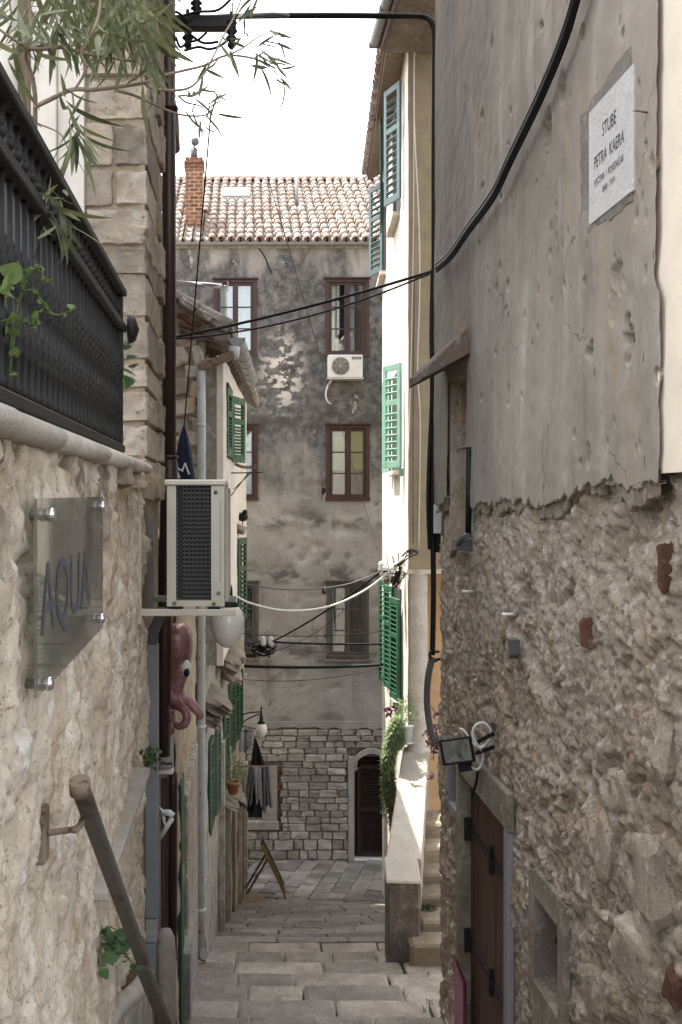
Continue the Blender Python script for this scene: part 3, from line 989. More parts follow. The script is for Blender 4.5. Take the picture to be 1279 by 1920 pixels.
# chimney of single bricks
YC = 20.75
ch = thing('chimney', None, None, (0, 0, 0)); ch.parent = apt
c0, c1 = (347 - CX) / F * YC, (381 - CX) / F * YC
cz0, cz1 = (CY - 447) / F * YC, (CY - 293) / F * YC
ch.location = (c0 - 1, YC - YF, cz0 + 7.07)
MB().box(c0 + .006, c1 - .006, YC + .006, YC + .36, cz0 - .5, cz1 - .02).build('chimney_core', M['gmortar'], ch)
brk = with_mat(SLAB[:5], M['brick'])
nrow = 21
hr = (cz1 - cz0) / nrow
for r_ in range(nrow):
    fl_ = .03 if r_ >= nrow - 3 and r_ < nrow - 1 else 0
    spl = [c0 - fl_, (c0 + c1) / 2, c1 + fl_] if r_ % 2 else [c0 - fl_, c0 + .09, c1 - .09, c1 + fl_]
    for a, b in zip(spl[:-1], spl[1:]):
        inst('brick', random.choice(brk), ch, ((a + b) / 2, YC + .185, cz0 + hr * (r_ + .5)), (0, random.uniform(-.01, .01), 0), (b - a - .020, .37 + 2 * fl_ + random.uniform(-.008, .008), hr - .020))
MB().box(c0 - .05, c1 + .05, YC - .06, YC + .43, cz0 - .6, cz0 + .0).build('flashing', M['darkcem'], ch)
cw = MB()
cq = P(364, 290, YC + .18)
cw.tube([cq - Vector((0, 0, .08)), cq + Vector((0, 0, .12))], .07, 10)
cw.lathe([(.005, .08), (.075, .09), (.045, .14), (.02, .16), (.02, .22)], 12, cq)
cw.lathe([(.005, -.025), (.085, -.02), (.085, .02), (.005, .025)], 14, cq + Vector((.02, 0, .27)), 'y')
cw.build('cowl', M['grey'], ch)

# AC unit on the facade
ac = thing('air_conditioner', 'white wall air conditioner under a high window of the sooty end house', 'air conditioner', (fx(645), YF - .15, fz(712)))
ax0, ax1, az0, az1 = fx(613), fx(677), fz(711), fz(669)
MB().box(ax0, ax1, YF - .30, YF - .02, az0, az1).build('casing', M['acwhite'], ac, bevel=.012)
fc = Vector((fx(636), YF - .302, fz(690)))
MB().lathe([(.17, 0), (.178, -.006), (.178, .0), (.17, .001)], 28, fc, 'y').build('fan_ring', M['acwhite'], ac)
MB().lathe([(.001, 0), (.172, -.002), (.172, .001), (.001, .002)], 28, fc + Vector((0, -.003, 0)), 'y').build('fan_opening', M['grey'], ac)
gr = MB()
for i in range(9):
    r_ = .018 + i * .019
    gr.tube([fc + Vector((r_ * math.cos(2 * PI * q / 24), -.009, r_ * math.sin(2 * PI * q / 24))) for q in range(25)], .0025, 4, False)
for q in range(4):
    a_ = PI * q / 4
    gr.tube([fc + Vector((.172 * math.cos(a_), -.010, .172 * math.sin(a_))), fc - Vector((.172 * math.cos(a_), .010, .172 * math.sin(a_)))], .004, 4)
gr.build('fan_grille', M['plastic'], ac)
MB().box(fx(657), fx(674), YF - .306, YF - .301, fz(677.5), fz(673)).build('name_plate', simple('slate_blue', (.05, .12, .16), .4), ac)
MB().box(fx(611), fx(679), YF - .31, YF - .01, az0 - .03, az0 - .005).build('bracket', M['plastic'], ac)
MB().tube(smooth_path([P(622, 712, YF - .12), P(614, 725, YF - .14), P(611, 740, YF - .12), P(614, 752, YF - .1), P(620, 757, YF - .04)]), .018, 8).build('drain_hose', M['wire'], ac)

def text(body, mat, parent, o, xdir, updir, width=None, height=None, depth=.002, name='lettering', align='CENTER'):
    cu = bpy.data.curves.new('t', 'FONT')
    cu.body = body; cu.size = 1; cu.align_x = 'LEFT'
    cu.resolution_u = 3
    tmp = bpy.data.objects.new('t', cu)
    COL.objects.link(tmp)
    bpy.context.view_layer.update()
    me = bpy.data.meshes.new_from_object(tmp.evaluated_get(bpy.context.evaluated_depsgraph_get()))
    bpy.data.objects.remove(tmp); bpy.data.curves.remove(cu)
    co = np.array([v.co[:] for v in me.vertices])
    lo, hi = co.min(0), co.max(0)
    sx = width / (hi[0] - lo[0]); sy = height / .70
    xd, ud = Vector(xdir), Vector(updir)
    nd = xd.cross(ud)
    ofs = origin(parent)
    for v in me.vertices:
        x_, y_ = (v.co.x - (lo[0] + hi[0]) / 2) * sx, v.co.y * sy
        v.co = Vector(o) + xd * x_ + ud * y_ + nd * depth - ofs
    me.materials.append(mat)
    ob = bpy.data.objects.new(name, me)
    return link(ob, parent)
text('TOSHIBA', M['acwhite'], ac, (fx(665.5), YF - .306, fz(676.6)), (1, 0, 0), (0, 0, 1), .145, .026, .002)

# ================================================================== NEAR HOUSE (plaster over rubble)
D = 1.5
YE = 7.8
hs = thing('stone_house', 'tall house with cement plaster peeling off bare rubble stone beside the steps', 'building', (D, 5.5, gz(5.5)))
DO = (5.78, 6.97, -3.9, -1.86)      # door opening (Y0, Y1, z0, z1)
NI = (4.80, 5.19, -2.44, -2.02)     # small niche window
PO = (7.02, 7.38, -2.18, -1.86)     # slit
UW = (6.72, 7.30, -.30, .86)        # upper window under the hood
def near_edge(Y):
    e = .0 + .030 * fbm(np.stack([Y * 14, Y * 0, Y * 0], 1), 5, 15, .7) + .04 * fbm(np.stack([Y * 1.7, Y * 0, Y * 0], 1), 2, 31)
    e = e + .10 * sstep(4.9, 4.2, Y) * (1 - .5 * sstep(4.1, 3.7, Y))
    return e
M['mort2'] = m_rubble('grey_lime_render', (.25, .215, .172), (.33, .288, .236), (.15, .12, .09), (.43, .385, .33), (.28, .22, .16))
M['lilac'] = simple('lilac_grey_render', (.27, .255, .27), .9, var=.1)
# rubble
uu = np.arange(3.0, YE + .5, .0105)
vv = np.arange(-4.2, .28, .0105)
for q in (DO, NI, PO):
    uu = np.sort(np.append(uu, q[:2])); vv = np.sort(np.append(vv, q[2:]))
U, V = np.meshgrid(uu, vv, indexing='ij')
p2 = np.stack([U.ravel(), V.ravel(), np.zeros(U.size)], 1)
big = sstep(5.2, 3.4, p2[:, 0]) * sstep(-.8, -2.0, p2[:, 1])
wp = p2 + .13 * np.stack([fbm(p2 * 2.3, 4, 4), fbm(p2 * 2.3, 4, 9), 0 * p2[:, 0]], 1)
d1, d2, cid = worley(wp * np.array([2.4, 3.4, 1]), 5)
stone = sstep(0.0, .22, d2 - d1) * (.25 + .75 * cid)
e1, e2, eid = worley(wp * np.array([8.5, 9.0, 1]), 17)
small = sstep(0, .4, e2 - e1) * eid
rid = 1 - np.abs(fbm(wp * np.array([5.5, 3.6, 1]), 5, 210, .58))
rid2 = 1 - np.abs(fbm(wp * np.array([19, 12, 1]), 4, 230, .6))
hgt = stone * (.022 + .036 * big) + small * .009 + .024 * (rid - .55) + .014 * (rid2 - .5) + .022 * fbm(p2 * np.array([2.2, 1.8, 1]), 3, 40) + .010 * fbm(p2 * 42, 3, 70, .65)
hole = sstep(.52, .72, fbm(wp * np.array([7, 6, 1]), 3, 260))
hgt -= .035 * hole
# a weathered ledge that runs obliquely below the plaster
ly = -1.05 - .42 * (4.9 - p2[:, 0]) + .0 * p2[:, 0]
hgt += -.05 * np.exp(-((p2[:, 1] - ly) / .06) ** 2) * sstep(5.9, 5.4, p2[:, 0]) * sstep(3.9, 4.4, p2[:, 0])
hgt -= .05
for q in (DO, NI, PO, UW):
    dY = np.maximum(np.maximum(q[0] - p2[:, 0], p2[:, 0] - q[1]), 0); dZ = np.maximum(np.maximum(q[2] - p2[:, 1], p2[:, 1] - q[3]), 0)
    s_ = sstep(0.02, .14, np.hypot(dY, dZ))
    hgt = hgt * s_ + (-.004) * (1 - s_)
hgt = hgt.reshape(U.shape)
corner = sstep(YE - .06, YE + .06, U)
X = D - hgt * (1 - corner) + np.clip(U - YE, 0, None)
Yc = np.minimum(U, YE) + hgt * corner
keep = np.ones((len(uu) - 1, len(vv) - 1), bool)
um, vm = (uu[:-1] + uu[1:]) / 2, (vv[:-1] + vv[1:]) / 2
for q in (DO, NI, PO, UW): keep &= ~((um[:, None] > q[0]) & (um[:, None] < q[1]) & (vm[None] > q[2]) & (vm[None] < q[3]))
grid_obj('rubble_wall', np.stack([X, Yc, V], -1), M['rubble'], hs, keep)
# plaster coat
yy = np.arange(3.58, YE + .3, .0072)
edge = near_edge(yy)
nv = 300
tt = np.linspace(0, 1, nv) ** 1.15
Yg = np.repeat(yy[:, None], nv, 1)
Zg = edge[:, None] + tt[None] * (4.2 - edge[:, None])
Zg[:, -1] = 7.5
ye = 3.60 + .03 * fbm(np.stack([Zg[0] * 6, Zg[0] * 0, Zg[0] * 0], 1), 5, 88)
Yg = np.maximum(Yg, ye[None])
p3 = np.stack([Yg.ravel(), Zg.ravel(), np.zeros(Yg.size)], 1)
h3 = .010 * fbm(p3 * 1.3, 4, 101) + .0025 * fbm(p3 * 14, 3, 111)
pits = [(1178, 640, 9, 50, .05), (1157, 520, 9, 36, .02), (1150, 575, 8, 30, .012), (1028, 250, 8, 42, .025), (1110, 655, 5, 20, .03), (955, 742, 4, 22, .02), (1232, 705, 5, 12, .04),
        (1056, 165, 8, 26, .02), (1018, 50, 4, 9, .03), (1094, 62, 5, 16, .02), (1168, 65, 4, 9, .03), (1226, 305, 5, 14, .03), (953, 535, 3, 10, .02), (932, 540, 3, 14, .02), (1105, 855, 4, 22, .02),
        (905, 215, 3, 8, .02), (923, 80, 3, 9, .02), (905, 350, 3, 6, .02)]
for i in range(60):
    pits.append((random.uniform(890, 1225), random.uniform(30, 880), random.uniform(1.4, 2.6), random.uniform(3, 8), .02))
for (px, py, hw, hh, dp) in pits:
    c_ = RW(px, py, D - .02)
    sy, sz = hw * c_.y / (px - CX), hh * c_.y / F
    sy = max(sy, .009); sz = max(sz, .020)
    d = np.hypot((p3[:, 0] - c_.y) / sy, (p3[:, 1] - c_.z) / sz)
    d = d + .35 * fbm(p3 * 38, 2, int(px))
    h3 = h3 - dp * 1.3 * sstep(1.04, .84, d)
h3 = h3.reshape(Yg.shape)
cr = sstep(YE - .04, YE + .04, Yg)
Xg = (D - .022 - h3) * (1 - cr) + (D - .022) * cr + np.clip(Yg - YE, 0, None)
Y2 = np.minimum(Yg, YE) + .012 * cr
keep = np.ones((len(yy) - 1, nv - 1), bool)
ym, zm = (Yg[:-1, :-1] + Yg[1:, 1:]) / 2, (Zg[:-1, :-1] + Zg[1:, 1:]) / 2
keep &= ~((ym > UW[0]) & (ym < UW[1]) & (zm > UW[2]) & (zm < UW[3]))
# a lip that gives the coat its thickness along the broken lower edge
lipX = Xg[:, :1] + .03
pts = np.stack([np.concatenate([lipX, Xg], 1), np.concatenate([Y2[:, :1], Y2], 1), np.concatenate([Zg[:, :1] + .006, Zg], 1)], -1)
keep = np.concatenate([np.ones((len(yy) - 1, 1), bool) & ~((yy[:-1] > UW[0]) & (yy[:-1] < UW[1]))[:, None], keep], 1)
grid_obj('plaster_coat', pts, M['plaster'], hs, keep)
M['under'] = m_rubble('brown_first_coat', (.27, .225, .175), (.36, .31, .25), (.14, .105, .075), (.48, .43, .37), (.30, .225, .15))
# thinner first coat that shows below the broken edge of the finish
y2 = np.arange(3.62, YE, .010)
e2_ = near_edge(y2) - .012 - .045 * sstep(-.1, .5, fbm(np.stack([y2 * 7, y2 * 0 + 3, y2 * 0], 1), 5, 515, .65)) - .02 * sstep(.1, .4, fbm(np.stack([y2 * 2.2, y2 * 0 + 3, y2 * 0], 1), 3, 525))
tz = np.linspace(0, 1, 22)
Yu = np.repeat(y2[:, None], 22, 1); Zu = e2_[:, None] + tz[None] * (near_edge(y2)[:, None] + .05 - e2_[:, None])
pu_ = np.stack([Yu.ravel(), Zu.ravel(), 0 * Yu.ravel()], 1)
Xu = D - .006 - .004 * fbm(pu_ * 9, 4, 535).reshape(Yu.shape) - .004 * tz[None]
kp = np.ones((len(y2) - 1, 21), bool) & ~((y2[:-1] > UW[0] - .01) & (y2[:-1] < UW[1] + .01))[:, None]
grid_obj('undercoat', np.stack([np.concatenate([Xu[:, :1] + .03, Xu], 1), np.concatenate([Yu[:, :1], Yu], 1), np.concatenate([Zu[:, :1], Zu], 1)], -1), M['under'], hs, np.concatenate([kp[:, :1], kp], 1))
# painted strip of the same wall nearer the viewer
pc = np.stack(np.meshgrid([D - .004], np.arange(2.98, 3.75, .03), np.arange(.10, 7.5, .05), indexing='ij'), -1)[0]
pc[..., 0] += .004 * fbm(pc.reshape(-1, 3) * 6, 3, 5).reshape(pc.shape[:2])
grid_obj('painted_strip', pc, M['creamwall'], hs)
# core and opening reveals
core = MB()
core.box(2.1, 7, 3.0, YE + .05, -4.6, 7.5).box(1.47, 2.099, 2.94, 3.002, -4.6, 7.5)
core.box(1.56, 2.099, 3.03, YE, 7.4, 7.5)
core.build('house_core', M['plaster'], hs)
def reveal(q, m, dep=.45, x0=D - .002, th=.05):
    b = MB()
    y0, y1, z0, z1 = q
    b.box(x0, D + dep, y1, y1 + th, z0 - .05, z1 + .05).box(x0, D + dep, y0 - th, y0, z0 - .05, z1 + .05)
    b.box(x0 + .001, D + dep, y0, y1, z1, z1 + .05).box(x0 + .001, D + dep, y0, y1, z0 - .05, z0)
    return b.build('reveal', m, hs)
reveal(DO, M['mort2'], .3)
reveal(NI, M['mort2'], .32)
reveal(PO, M['lilac'], .3, th=.03)
reveal(UW, M['rubble'], .5)
back = MB()
back.box(D + .32, D + .34, NI[0] - .05, NI[1] + .05, NI[2] - .05, NI[3] + .05)
back.box(D + .5, D + .52, UW[0] - .05, UW[1] + .05, UW[2] - .05, UW[3] + .05)
back.box(D + .3, D + .32, PO[0] - .05, PO[1] + .05, PO[2] - .05, PO[3] + .05)
back.build('opening_back', M['rubble'], hs)
# frame of render round the niche and lintel above the door
def flat_frame(poly, m, name, th=.03, x0=D - .012):
    b = MB()
    b.prism([(x0, y_, z_) for y_, z_ in poly], (th, 0, 0))
    return b.build(name, m, hs, bevel=.006)
y0, y1, z0, z1 = NI
flat_frame([(y0 - .12, z0 - .2), (y0 - .003, z0 - .2), (y0 - .003, z1 + .16), (y0 - .12, z1 + .15)], M['mort2'], 'niche_surround')
flat_frame([(y1 + .003, z0 - .2), (y1 + .10, z0 - .16), (y1 + .09, z1 + .10), (y1 + .003, z1 + .14)], M['mort2'], 'niche_surround')
flat_frame([(y0 - .002, z1 + .003), (y1 + .002, z1 + .003), (y1 + .002, z1 + .14), (y0 - .002, z1 + .16)], M['mort2'], 'niche_surround')
flat_frame([(y0 - .002, z0 - .2), (y1 + .002, z0 - .2), (y1 + .002, z0 - .003), (y0 - .002, z0 - .003)], M['mort2'], 'niche_surround')
b_ = MB(); b_.tube([(D + .03, NI[0] + .05, NI[2] - .0), (D + .03, NI[0] + .05, NI[3] + .0)], .014, 8); b_.tube([(D + .03, NI[0] + .055, -2.22), (D + .05, NI[0] + .12, -2.20), (D + .06, NI[0] + .17, -2.17)], .016, 8); b_.ball((D + .06, NI[0] + .17, -2.16), .028)
b_.build('bar', M['iron'], hs)
y0, y1, z0, z1 = DO
flat_frame([(y0 - .12, z1 + .004), (y1 + .12, z1 + .004), (y1 + .10, z1 + .20), (y0 - .1, z1 + .22)], M['mort2'], 'lintel', .04, D - .018)
flat_frame([(y1 + .004, z0), (y1 + .10, z0), (y1 + .09, z1), (y1 + .004, z1)], M['mort2'], 'jamb', .04, D - .016)
flat_frame([(y0 - .10, z0), (y0 - .004, z0), (y0 - .004, z1), (y0 - .1, z1)], M['lilac'], 'jamb', .04, D - .014)
# plank door
dd = thing('door', None, None, (0, 0, 0)); dd.parent = hs
dd.location = Vector((D + .06, (y0 + y1) / 2, -3.6)) - Vector(hs.location)
npl = 5
pw = (y1 - y0 - .05) / npl
for i in range(npl):
    MB().box(D + .065 + .003 * (i % 2), D + .10, y0 + .03 + pw * i + .003, y0 + .03 + pw * (i + 1) - .003, -3.75, z1 - .012).build('plank', M['door'], dd, bevel=.004)
MB().box(D + .04, D + .11, y0 + .001, y0 + .028, -3.75, z1 - .003).build('door_frame', M['door'], dd)
for zc in (-2.24, -3.0):
    hb = MB()
    hb.box(D + .052, D + .064, y0 + .14, y1 - .02, zc - .018, zc + .018)
    hb.box(D + .022, D + .060, y1 - .04, y1 - .004, zc - .085, zc + .07)
    hb.box(D + .035, D + .0605, (y0 + y1) / 2 - .07, (y0 + y1) / 2 - .035, zc - .085, zc + .09)
    hb.box(D + .045, D + .0645, (y0 + y1) / 2 - .11, (y0 + y1) / 2 + .0, zc - .024, zc + .024)
    for q in range(10):
        hb.ball((D + .052, y0 + .18 + q * .098, zc), .007, 5)
    hb.build('hinge', M['iron'], dd)
# stone hood over the upper window
hd = MB()
sec = [(D + .02, 1.19), (D + .02, .985), (1.215, .825), (1.212, .885)]
n = 9
pts = []
for i in range(n):
    Yh = 6.62 + (7.42 - 6.62) * i / (n - 1)
    pts += [Vector((x_ + random.uniform(-.006, .006), Yh, z_ + random.uniform(-.01, .01))) for x_, z_ in sec]
fs = [(0, 1, 2, 3), tuple((n - 1) * 4 + k_ for k_ in (3, 2, 1, 0))]
for i in range(n - 1):
    for k_ in range(4): fs.append((i * 4 + k_, i * 4 + (k_ + 1) % 4, (i + 1) * 4 + (k_ + 1) % 4, (i + 1) * 4 + k_))
hd.add(pts, fs)
hd.build('window_hood', M['darkcem'], hs, bevel=.006)
MB().box(D - .02, D + .3, UW[0] + .0, UW[0] + .3, .36, .375).build('shelf', M['mort2'], hs)
# marble street plaque
y_a, y_b, z_a, z_b = 3.805, 4.292, 1.1675, 1.646
pq = thing('street_plaque', 'white marble plaque with engraved street name fixed to grey plaster', 'plaque', (D - .034, (y_a + y_b) / 2, z_a))
MB().box(D - .034, D - .010, y_a, y_b, z_a, z_b).build('slab', M['marble'], pq, bevel=.003)
def tline(txt, xl, xr, ybase, xref, h):
    a, b = RW(xl, ybase, D - .034), RW(xr, ybase, D - .034)
    zc = (CY - ybase) * RW(xref, ybase, D - .034).y / F
    text(txt, M['letter'], pq, (D - .034, (a.y + b.y) / 2, zc), (0, -1, 0), (0, 0, 1), abs(a.y - b.y), h, .0015)
tline('STUBE', 1130, 1156, 243, 1143, .055)
tline('PETRA  KAERA', 1115, 1171, 292, 1143, .052)
tline('SVEĆENIK  I  POVJESNIČAR', 1115, 1170, 326, 1143, .030)
tline('1848 - 1919', 1130, 1153, 352, 1141, .028)
rg = MB()
outl = []
for i in range(40):
    t = i / 40 * 4
    k_ = int(t); f_ = t - k_
    cs = [(y_a + .02, z_a - .03), (y_b + .10, z_a - .03), (y_b + .13, z_b + .03), (y_a + .03, z_b + .09)]
    p_, q_ = cs[k_], cs[(k_ + 1) % 4]
    outl.append((D - .030 - .002 * (i % 2), p_[0] + (q_[0] - p_[0]) * f_ + random.uniform(-.014, .014), p_[1] + (q_[1] - p_[1]) * f_ + random.uniform(-.014, .014)))
rg.prism([(D - .0285, a, b) for _, a, b in outl], (.03, 0, 0))
rg.build('mortar_bed', m_rubble('grey_setting_mortar', (.21, .19, .17), (.28, .255, .23), (.15, .13, .11), (.33, .31, .28), (.26, .23, .19)), pq)
MB().tube([RW(1189, 207, D - .06), RW(1200, 208, D - .065), RW(1213, 211, D - .03)], .004, 6).build('iron_pin', M['rust'], pq)
# fragments of brick and larger field stones that stand out of the rubble
for px, py, sy, sz in ((1098, 1187, .030, .14), (1243, 1060, .026, .17), (1262, 1850, .09, .12)):
    c_ = RW(px, py, D)
    inst('brick', random.choice(bf), hs, (D + .024, c_.y, c_.z), (random.uniform(-.3, .3), random.uniform(-.2, .2), random.uniform(-.3, .3)), (.085, sy, sz))
rk = with_mat(ROCK, M['rubble'])
for px, py, sx, sy, sz in ((1215, 1650, .10, .26, .30), (1160, 1480, .07, .16, .15), (1130, 1590, .07, .14, .30), (1240, 1400, .07, .16, .22), (1180, 1790, .09, .24, .2), (1105, 1860, .07, .2, .2)):
    c_ = RW(px, py, D)
    inst('stone', random.choice(rk), hs, (D + .040, c_.y, c_.z), (random.uniform(-.5, .5), random.uniform(-.2, .2), random.uniform(-.2, .2)), (sx * 1.35, sy, sz))
for px, py in ((880, 1109), (958, 1152)):
    c_ = RW(px, py, D)
    MB().tube([c_ + Vector((.03, 0, 0)), c_ + Vector((-.05, 0, 0))], .009, 8).build('dowel', M['wire'], hs)
c_ = RW(966, 1216, D)
MB().prism([c_ + Vector((-.03, -.02, .05)), c_ + Vector((-.03, -.02, -.03)), c_ + Vector((-.03, .02, -.06)), c_ + Vector((-.03, .06, .05))], (.05, 0, 0)).build('iron_bracket', M['grey'], hs)

# ================================================================== SHUTTERS (shared builder)
def shutter_local(wd, h, mf, parent=None, slats=True, n=None, label=None):
    """hinged at the origin, opens along +X, faces -Y"""
    f = MB()
    th, st = .034, .17 * wd
    f.box(0, st, 0, th, 0, h).box(wd - st, wd, 0, th, 0, h)
    f.box(st, wd - st, .001, th - .001, 0, .09).box(st, wd - st, .001, th - .001, h - .08, h)
    zm = h * .63
    f.box(st, wd - st, .001, th - .001, zm - .035, zm + .035)
    o = f.build('shutter', M[mf], parent, loc=(0, 0, 0), bevel=.003, local=True)
    if label: o['label'] = label
    key = ('slat', round(wd, 3), mf)
    if key not in SLATS:
        me = MB().obox((0, 0, 0), ((wd - 2 * st) / 2, 0, 0), (0, .017, .012), (0, -.003, .004)).mesh('slat')
        me.materials.append(M[mf]); SLATS[key] = me
    pit = .068 if n is None else (h - .24) / n
    zz = .09 + pit * .6
    while zz < h - .10:
        if abs(zz - zm) > .06:
            inst('slat', SLATS[key], o, (wd / 2, th / 2, zz), world=False)
        zz += pit
    return o
SLATS = {}
def put(o, parent, loc, rz, base=None):
    o.parent = parent
    o.location = Vector(loc) - (origin(parent) if parent is not None else Vector((0, 0, 0)))
    o.rotation_euler = (0, 0, rz)
    return o

# ================================================================== YELLOW HOUSE BEYOND THE STEPS
YC0 = 12.3
def XR(Y): return 2.01 + .0763 * (Y - YC0)
yh = thing('rendered_house', 'tan and white rendered house with green shutters and a porch column by the steps', 'building', (XR(YC0), YC0, gz(12.3)))
YB = 17.4
def quadwall(x0, y0, x1, y1, z0, z1, th, m, name, parent, step=.08, amp=.004, ofs=0.0):
    """upright wall between two plan points; the visible face on the line"""
    d = Vector((x1 - x0, y1 - y0, 0)); L = d.length; d.normalize()
    nrm = Vector((d.y, -d.x, 0))
    a, b = Vector((x0, y0, 0)), Vector((x1, y1, 0))
    nu, nv = max(2, int(L / step)), max(2, int((z1 - z0) / step))
    uu, vv = np.linspace(0, L, nu), np.linspace(z0, z1, nv)
    U, V = np.meshgrid(uu, vv, indexing='ij')
    pp = np.stack([x0 + d.x * U.ravel(), y0 + d.y * U.ravel(), V.ravel()], 1)
    dn = amp * fbm(pp * 2.1, 4, 7) + amp * .5 * fbm(pp * 9, 3, 9)
    pp[:, 0] += nrm.x * dn; pp[:, 1] += nrm.y * dn
    return grid_obj(name, pp.reshape(nu, nv, 3), m, parent)
ZO = -.82
quadwall(XR(YC0), YC0, XR(YB), YB, -6.9, 6.0, .3, M['white'], 'side_wall', yh, .1)
quadwall(XR(YC0), YC0 - .0, 3.4, YC0 + .05, ZO, 6.9, .3, M['tan'], 'front_wall', yh)
cr = MB()
cr.prism([(XR(YC0) + .02, YC0 + .03, 0), (XR(YB) + .02, YB, 0), (6, YB, 0), (6, YC0 + .09, 0)], (0, 0, .001))
cr.v = []; cr.f = []; cr.sm = []
cr.prism([(XR(YC0) + .03, YC0 + .07, ZO), (XR(YB) + .03, YB, ZO), (6, YB, ZO), (6, YC0 + .09, ZO)], (0, 0, 6.7))
cr.prism([(XR(YC0) + .03 + .06, YC0 + .9, -7.2), (XR(YB) + .03, YB, -7.2), (6, YB, -7.2), (6, YC0 + .9, -7.2)], (0, 0, 6.37))
cr.build('house_body', M['tan'], yh)
quadwall(XR(YC0 + .8) + .03, YC0 + .82, 3.6, YC0 + .86, -6.5, ZO, .2, M['orange'], 'porch_wall', yh)
MB().box(XR(YC0) + .01, 3.2, YC0 + .005, YC0 + .85, ZO - .06, ZO - .004).build('porch_ceiling', M['parapet'], yh)
col = Vector((2.146, 12.42, 0))
cl = MB().lathe([(.150, -3.10), (.150, -3.03), (.127, -3.0)] + [(.121 + .003 * math.sin(i * 1.3), -3.0 + i * .135) for i in range(1, 16)] + [(.124, -.90), (.135, -.83)], 28, (col.x, col.y, 0))
cl.build('column', M['concrete'], yh)
# parapet of the outer stair and its end pier
pa = thing('stair_parapet', None, None, (0, 0, 0)); pa.parent = yh
zpf, zpb = -3.58, -2.99
L0, L1 = (1.435, 10.15), (1.99, 12.5)
R0_, R1_ = (1.79, 10.15), (2.30, 12.5)
pr = MB()
n = 12
vs = []
for i in range(n + 1):
    t = i / n
    xl, xr_ = L0[0] + (L1[0] - L0[0]) * t, R0_[0] + (R1_[0] - R0_[0]) * t
    y_ = 10.15 + 2.35 * t
    zt = zpf + (zpb - zpf) * t + .006 * math.sin(i * 2.1)
    vs += [(xl, y_, gz(y_) - .3), (xl, y_, zt - .012), (xl + .015, y_, zt), (xr_ - .015, y_, zt), (xr_, y_, zt - .012), (xr_, y_, gz(y_) - .3)]
fs = [tuple(range(6))[::-1], tuple(n * 6 + k_ for k_ in range(6))]
for i in range(n):
    for k_ in range(6): fs.append((i * 6 + k_, i * 6 + (k_ + 1) % 6, (i + 1) * 6 + (k_ + 1) % 6, (i + 1) * 6 + k_))
pr.add(vs, fs)
pr.build('coping_wall', M['parapet'], pa)
pi_ = MB()
vs = [(1.40, 9.80, -4.85), (1.725, 9.80, -4.85), (1.745, 10.148, -4.85), (1.42, 10.148, -4.85), (1.405, 9.80, -3.70), (1.72, 9.80, -3.71), (1.74, 10.148, -3.585), (1.425, 10.148, -3.58)]
bm = bmesh.new()
MBp = MB().add(vs, [(0, 3, 2, 1), (4, 5, 6, 7), (0, 1, 5, 4), (1, 2, 6, 5), (2, 3, 7, 6), (3, 0, 4, 7)])
MBp.build('pier', M['darkcem'], pa, bevel=.02)
MB().add([(1.385, 9.79, -3.702), (1.735, 9.79, -3.712), (1.75, 10.147, -3.582), (1.41, 10.147, -3.577), (1.39, 9.79, -3.672), (1.73, 9.79, -3.682), (1.745, 10.147, -3.555), (1.415, 10.147, -3.55)],
         [(0, 3, 2, 1), (4, 5, 6, 7), (0, 1, 5, 4), (1, 2, 6, 5), (2, 3, 7, 6), (3, 0, 4, 7)]).build('pier_cap', M['parapet'], pa, bevel=.012)
M['step'] = m_stone('warm_step_stone', (.27, .22, .16), (.36, .30, .22), (.30, .22, .14), (.13, .10, .075), None)
sb = with_mat(SLAB, M['step'])
for i, yp in enumerate((1771, 1726, 1680, 1637, 1590, 1545)):
    Yi = 9.62 + .32 * i
    zt = -(yp - CY) / F * Yi
    xl = 1.73 + max(0, (Yi - 10.15)) * .21
    if i == 0: xl = 1.60
    inst('step', sb[i % len(sb)], pa, ((xl + 2.6) / 2, Yi + .26, zt - .35), (0, 0, 0), (2.6 - xl, .54, .7))
# shutters of the side wall
def side_shutter(Y, wd, zb, zt, deg, mf, off=.03, **kw):
    s = shutter_local(wd, zt - zb, mf, None, **kw)
    a = math.radians(deg)
    # facing the lane: flip so that the louvres look outwards
    put(s, yh, (XR(Y) - off, Y, zb), a)
    return s
side_shutter(12.9, .42, 3.86, 5.36, 110, 'teal', label='blue green louvred shutter high under the eave', n=13)
side_shutter(14.75, .44, 3.90, 5.42, 263, 'tealdk', n=13, off=.20)
side_shutter(16.5, .44, 3.75, 5.2, 112, 'teal', n=13)
side_shutter(12.85, .43, .43, 1.76, 112, 'mint', label='bright mint louvred shutter in the sun', n=12)
side_shutter(14.8, .42, .43, 1.79, 96, 'mint', n=12)
side_shutter(13.1, .42, -2.60, -1.27, 97, 'midgreen', label='green louvred shutter below the cables', n=18)
side_shutter(14.2, .44, -2.66, -1.2, 98, 'midgreen', n=18)
side_shutter(15.2, .46, -2.75, -1.2, 99, 'midgreen', n=18)
for Y, zb, zt in ((14.15, 3.9, 5.42), (14.15, .43, 1.79), (14.0, -2.66, -1.16), (17.0, 3.75, 5.2)):
    b = MB()
    b.obox((XR(Y) + .02, Y, (zb + zt) / 2), (.03, .002, 0), (.053, .70, 0), (0, 0, (zt - zb) / 2))
    b.build('window', M['dark'], yh)
    b = MB().obox((XR(Y) - .03, Y, zb - .04), (.07, -.005, 0), (.045, .58, 0), (0, 0, .03)); b.build('sill', M['parapet'], yh)
for Y in (12.9, 13.1):
    b = MB().box(XR(Y) - .05, XR(Y) - .01, Y - .01, Y + .01, .32, .42); b.build('shutter_stay', M['mint'], yh)
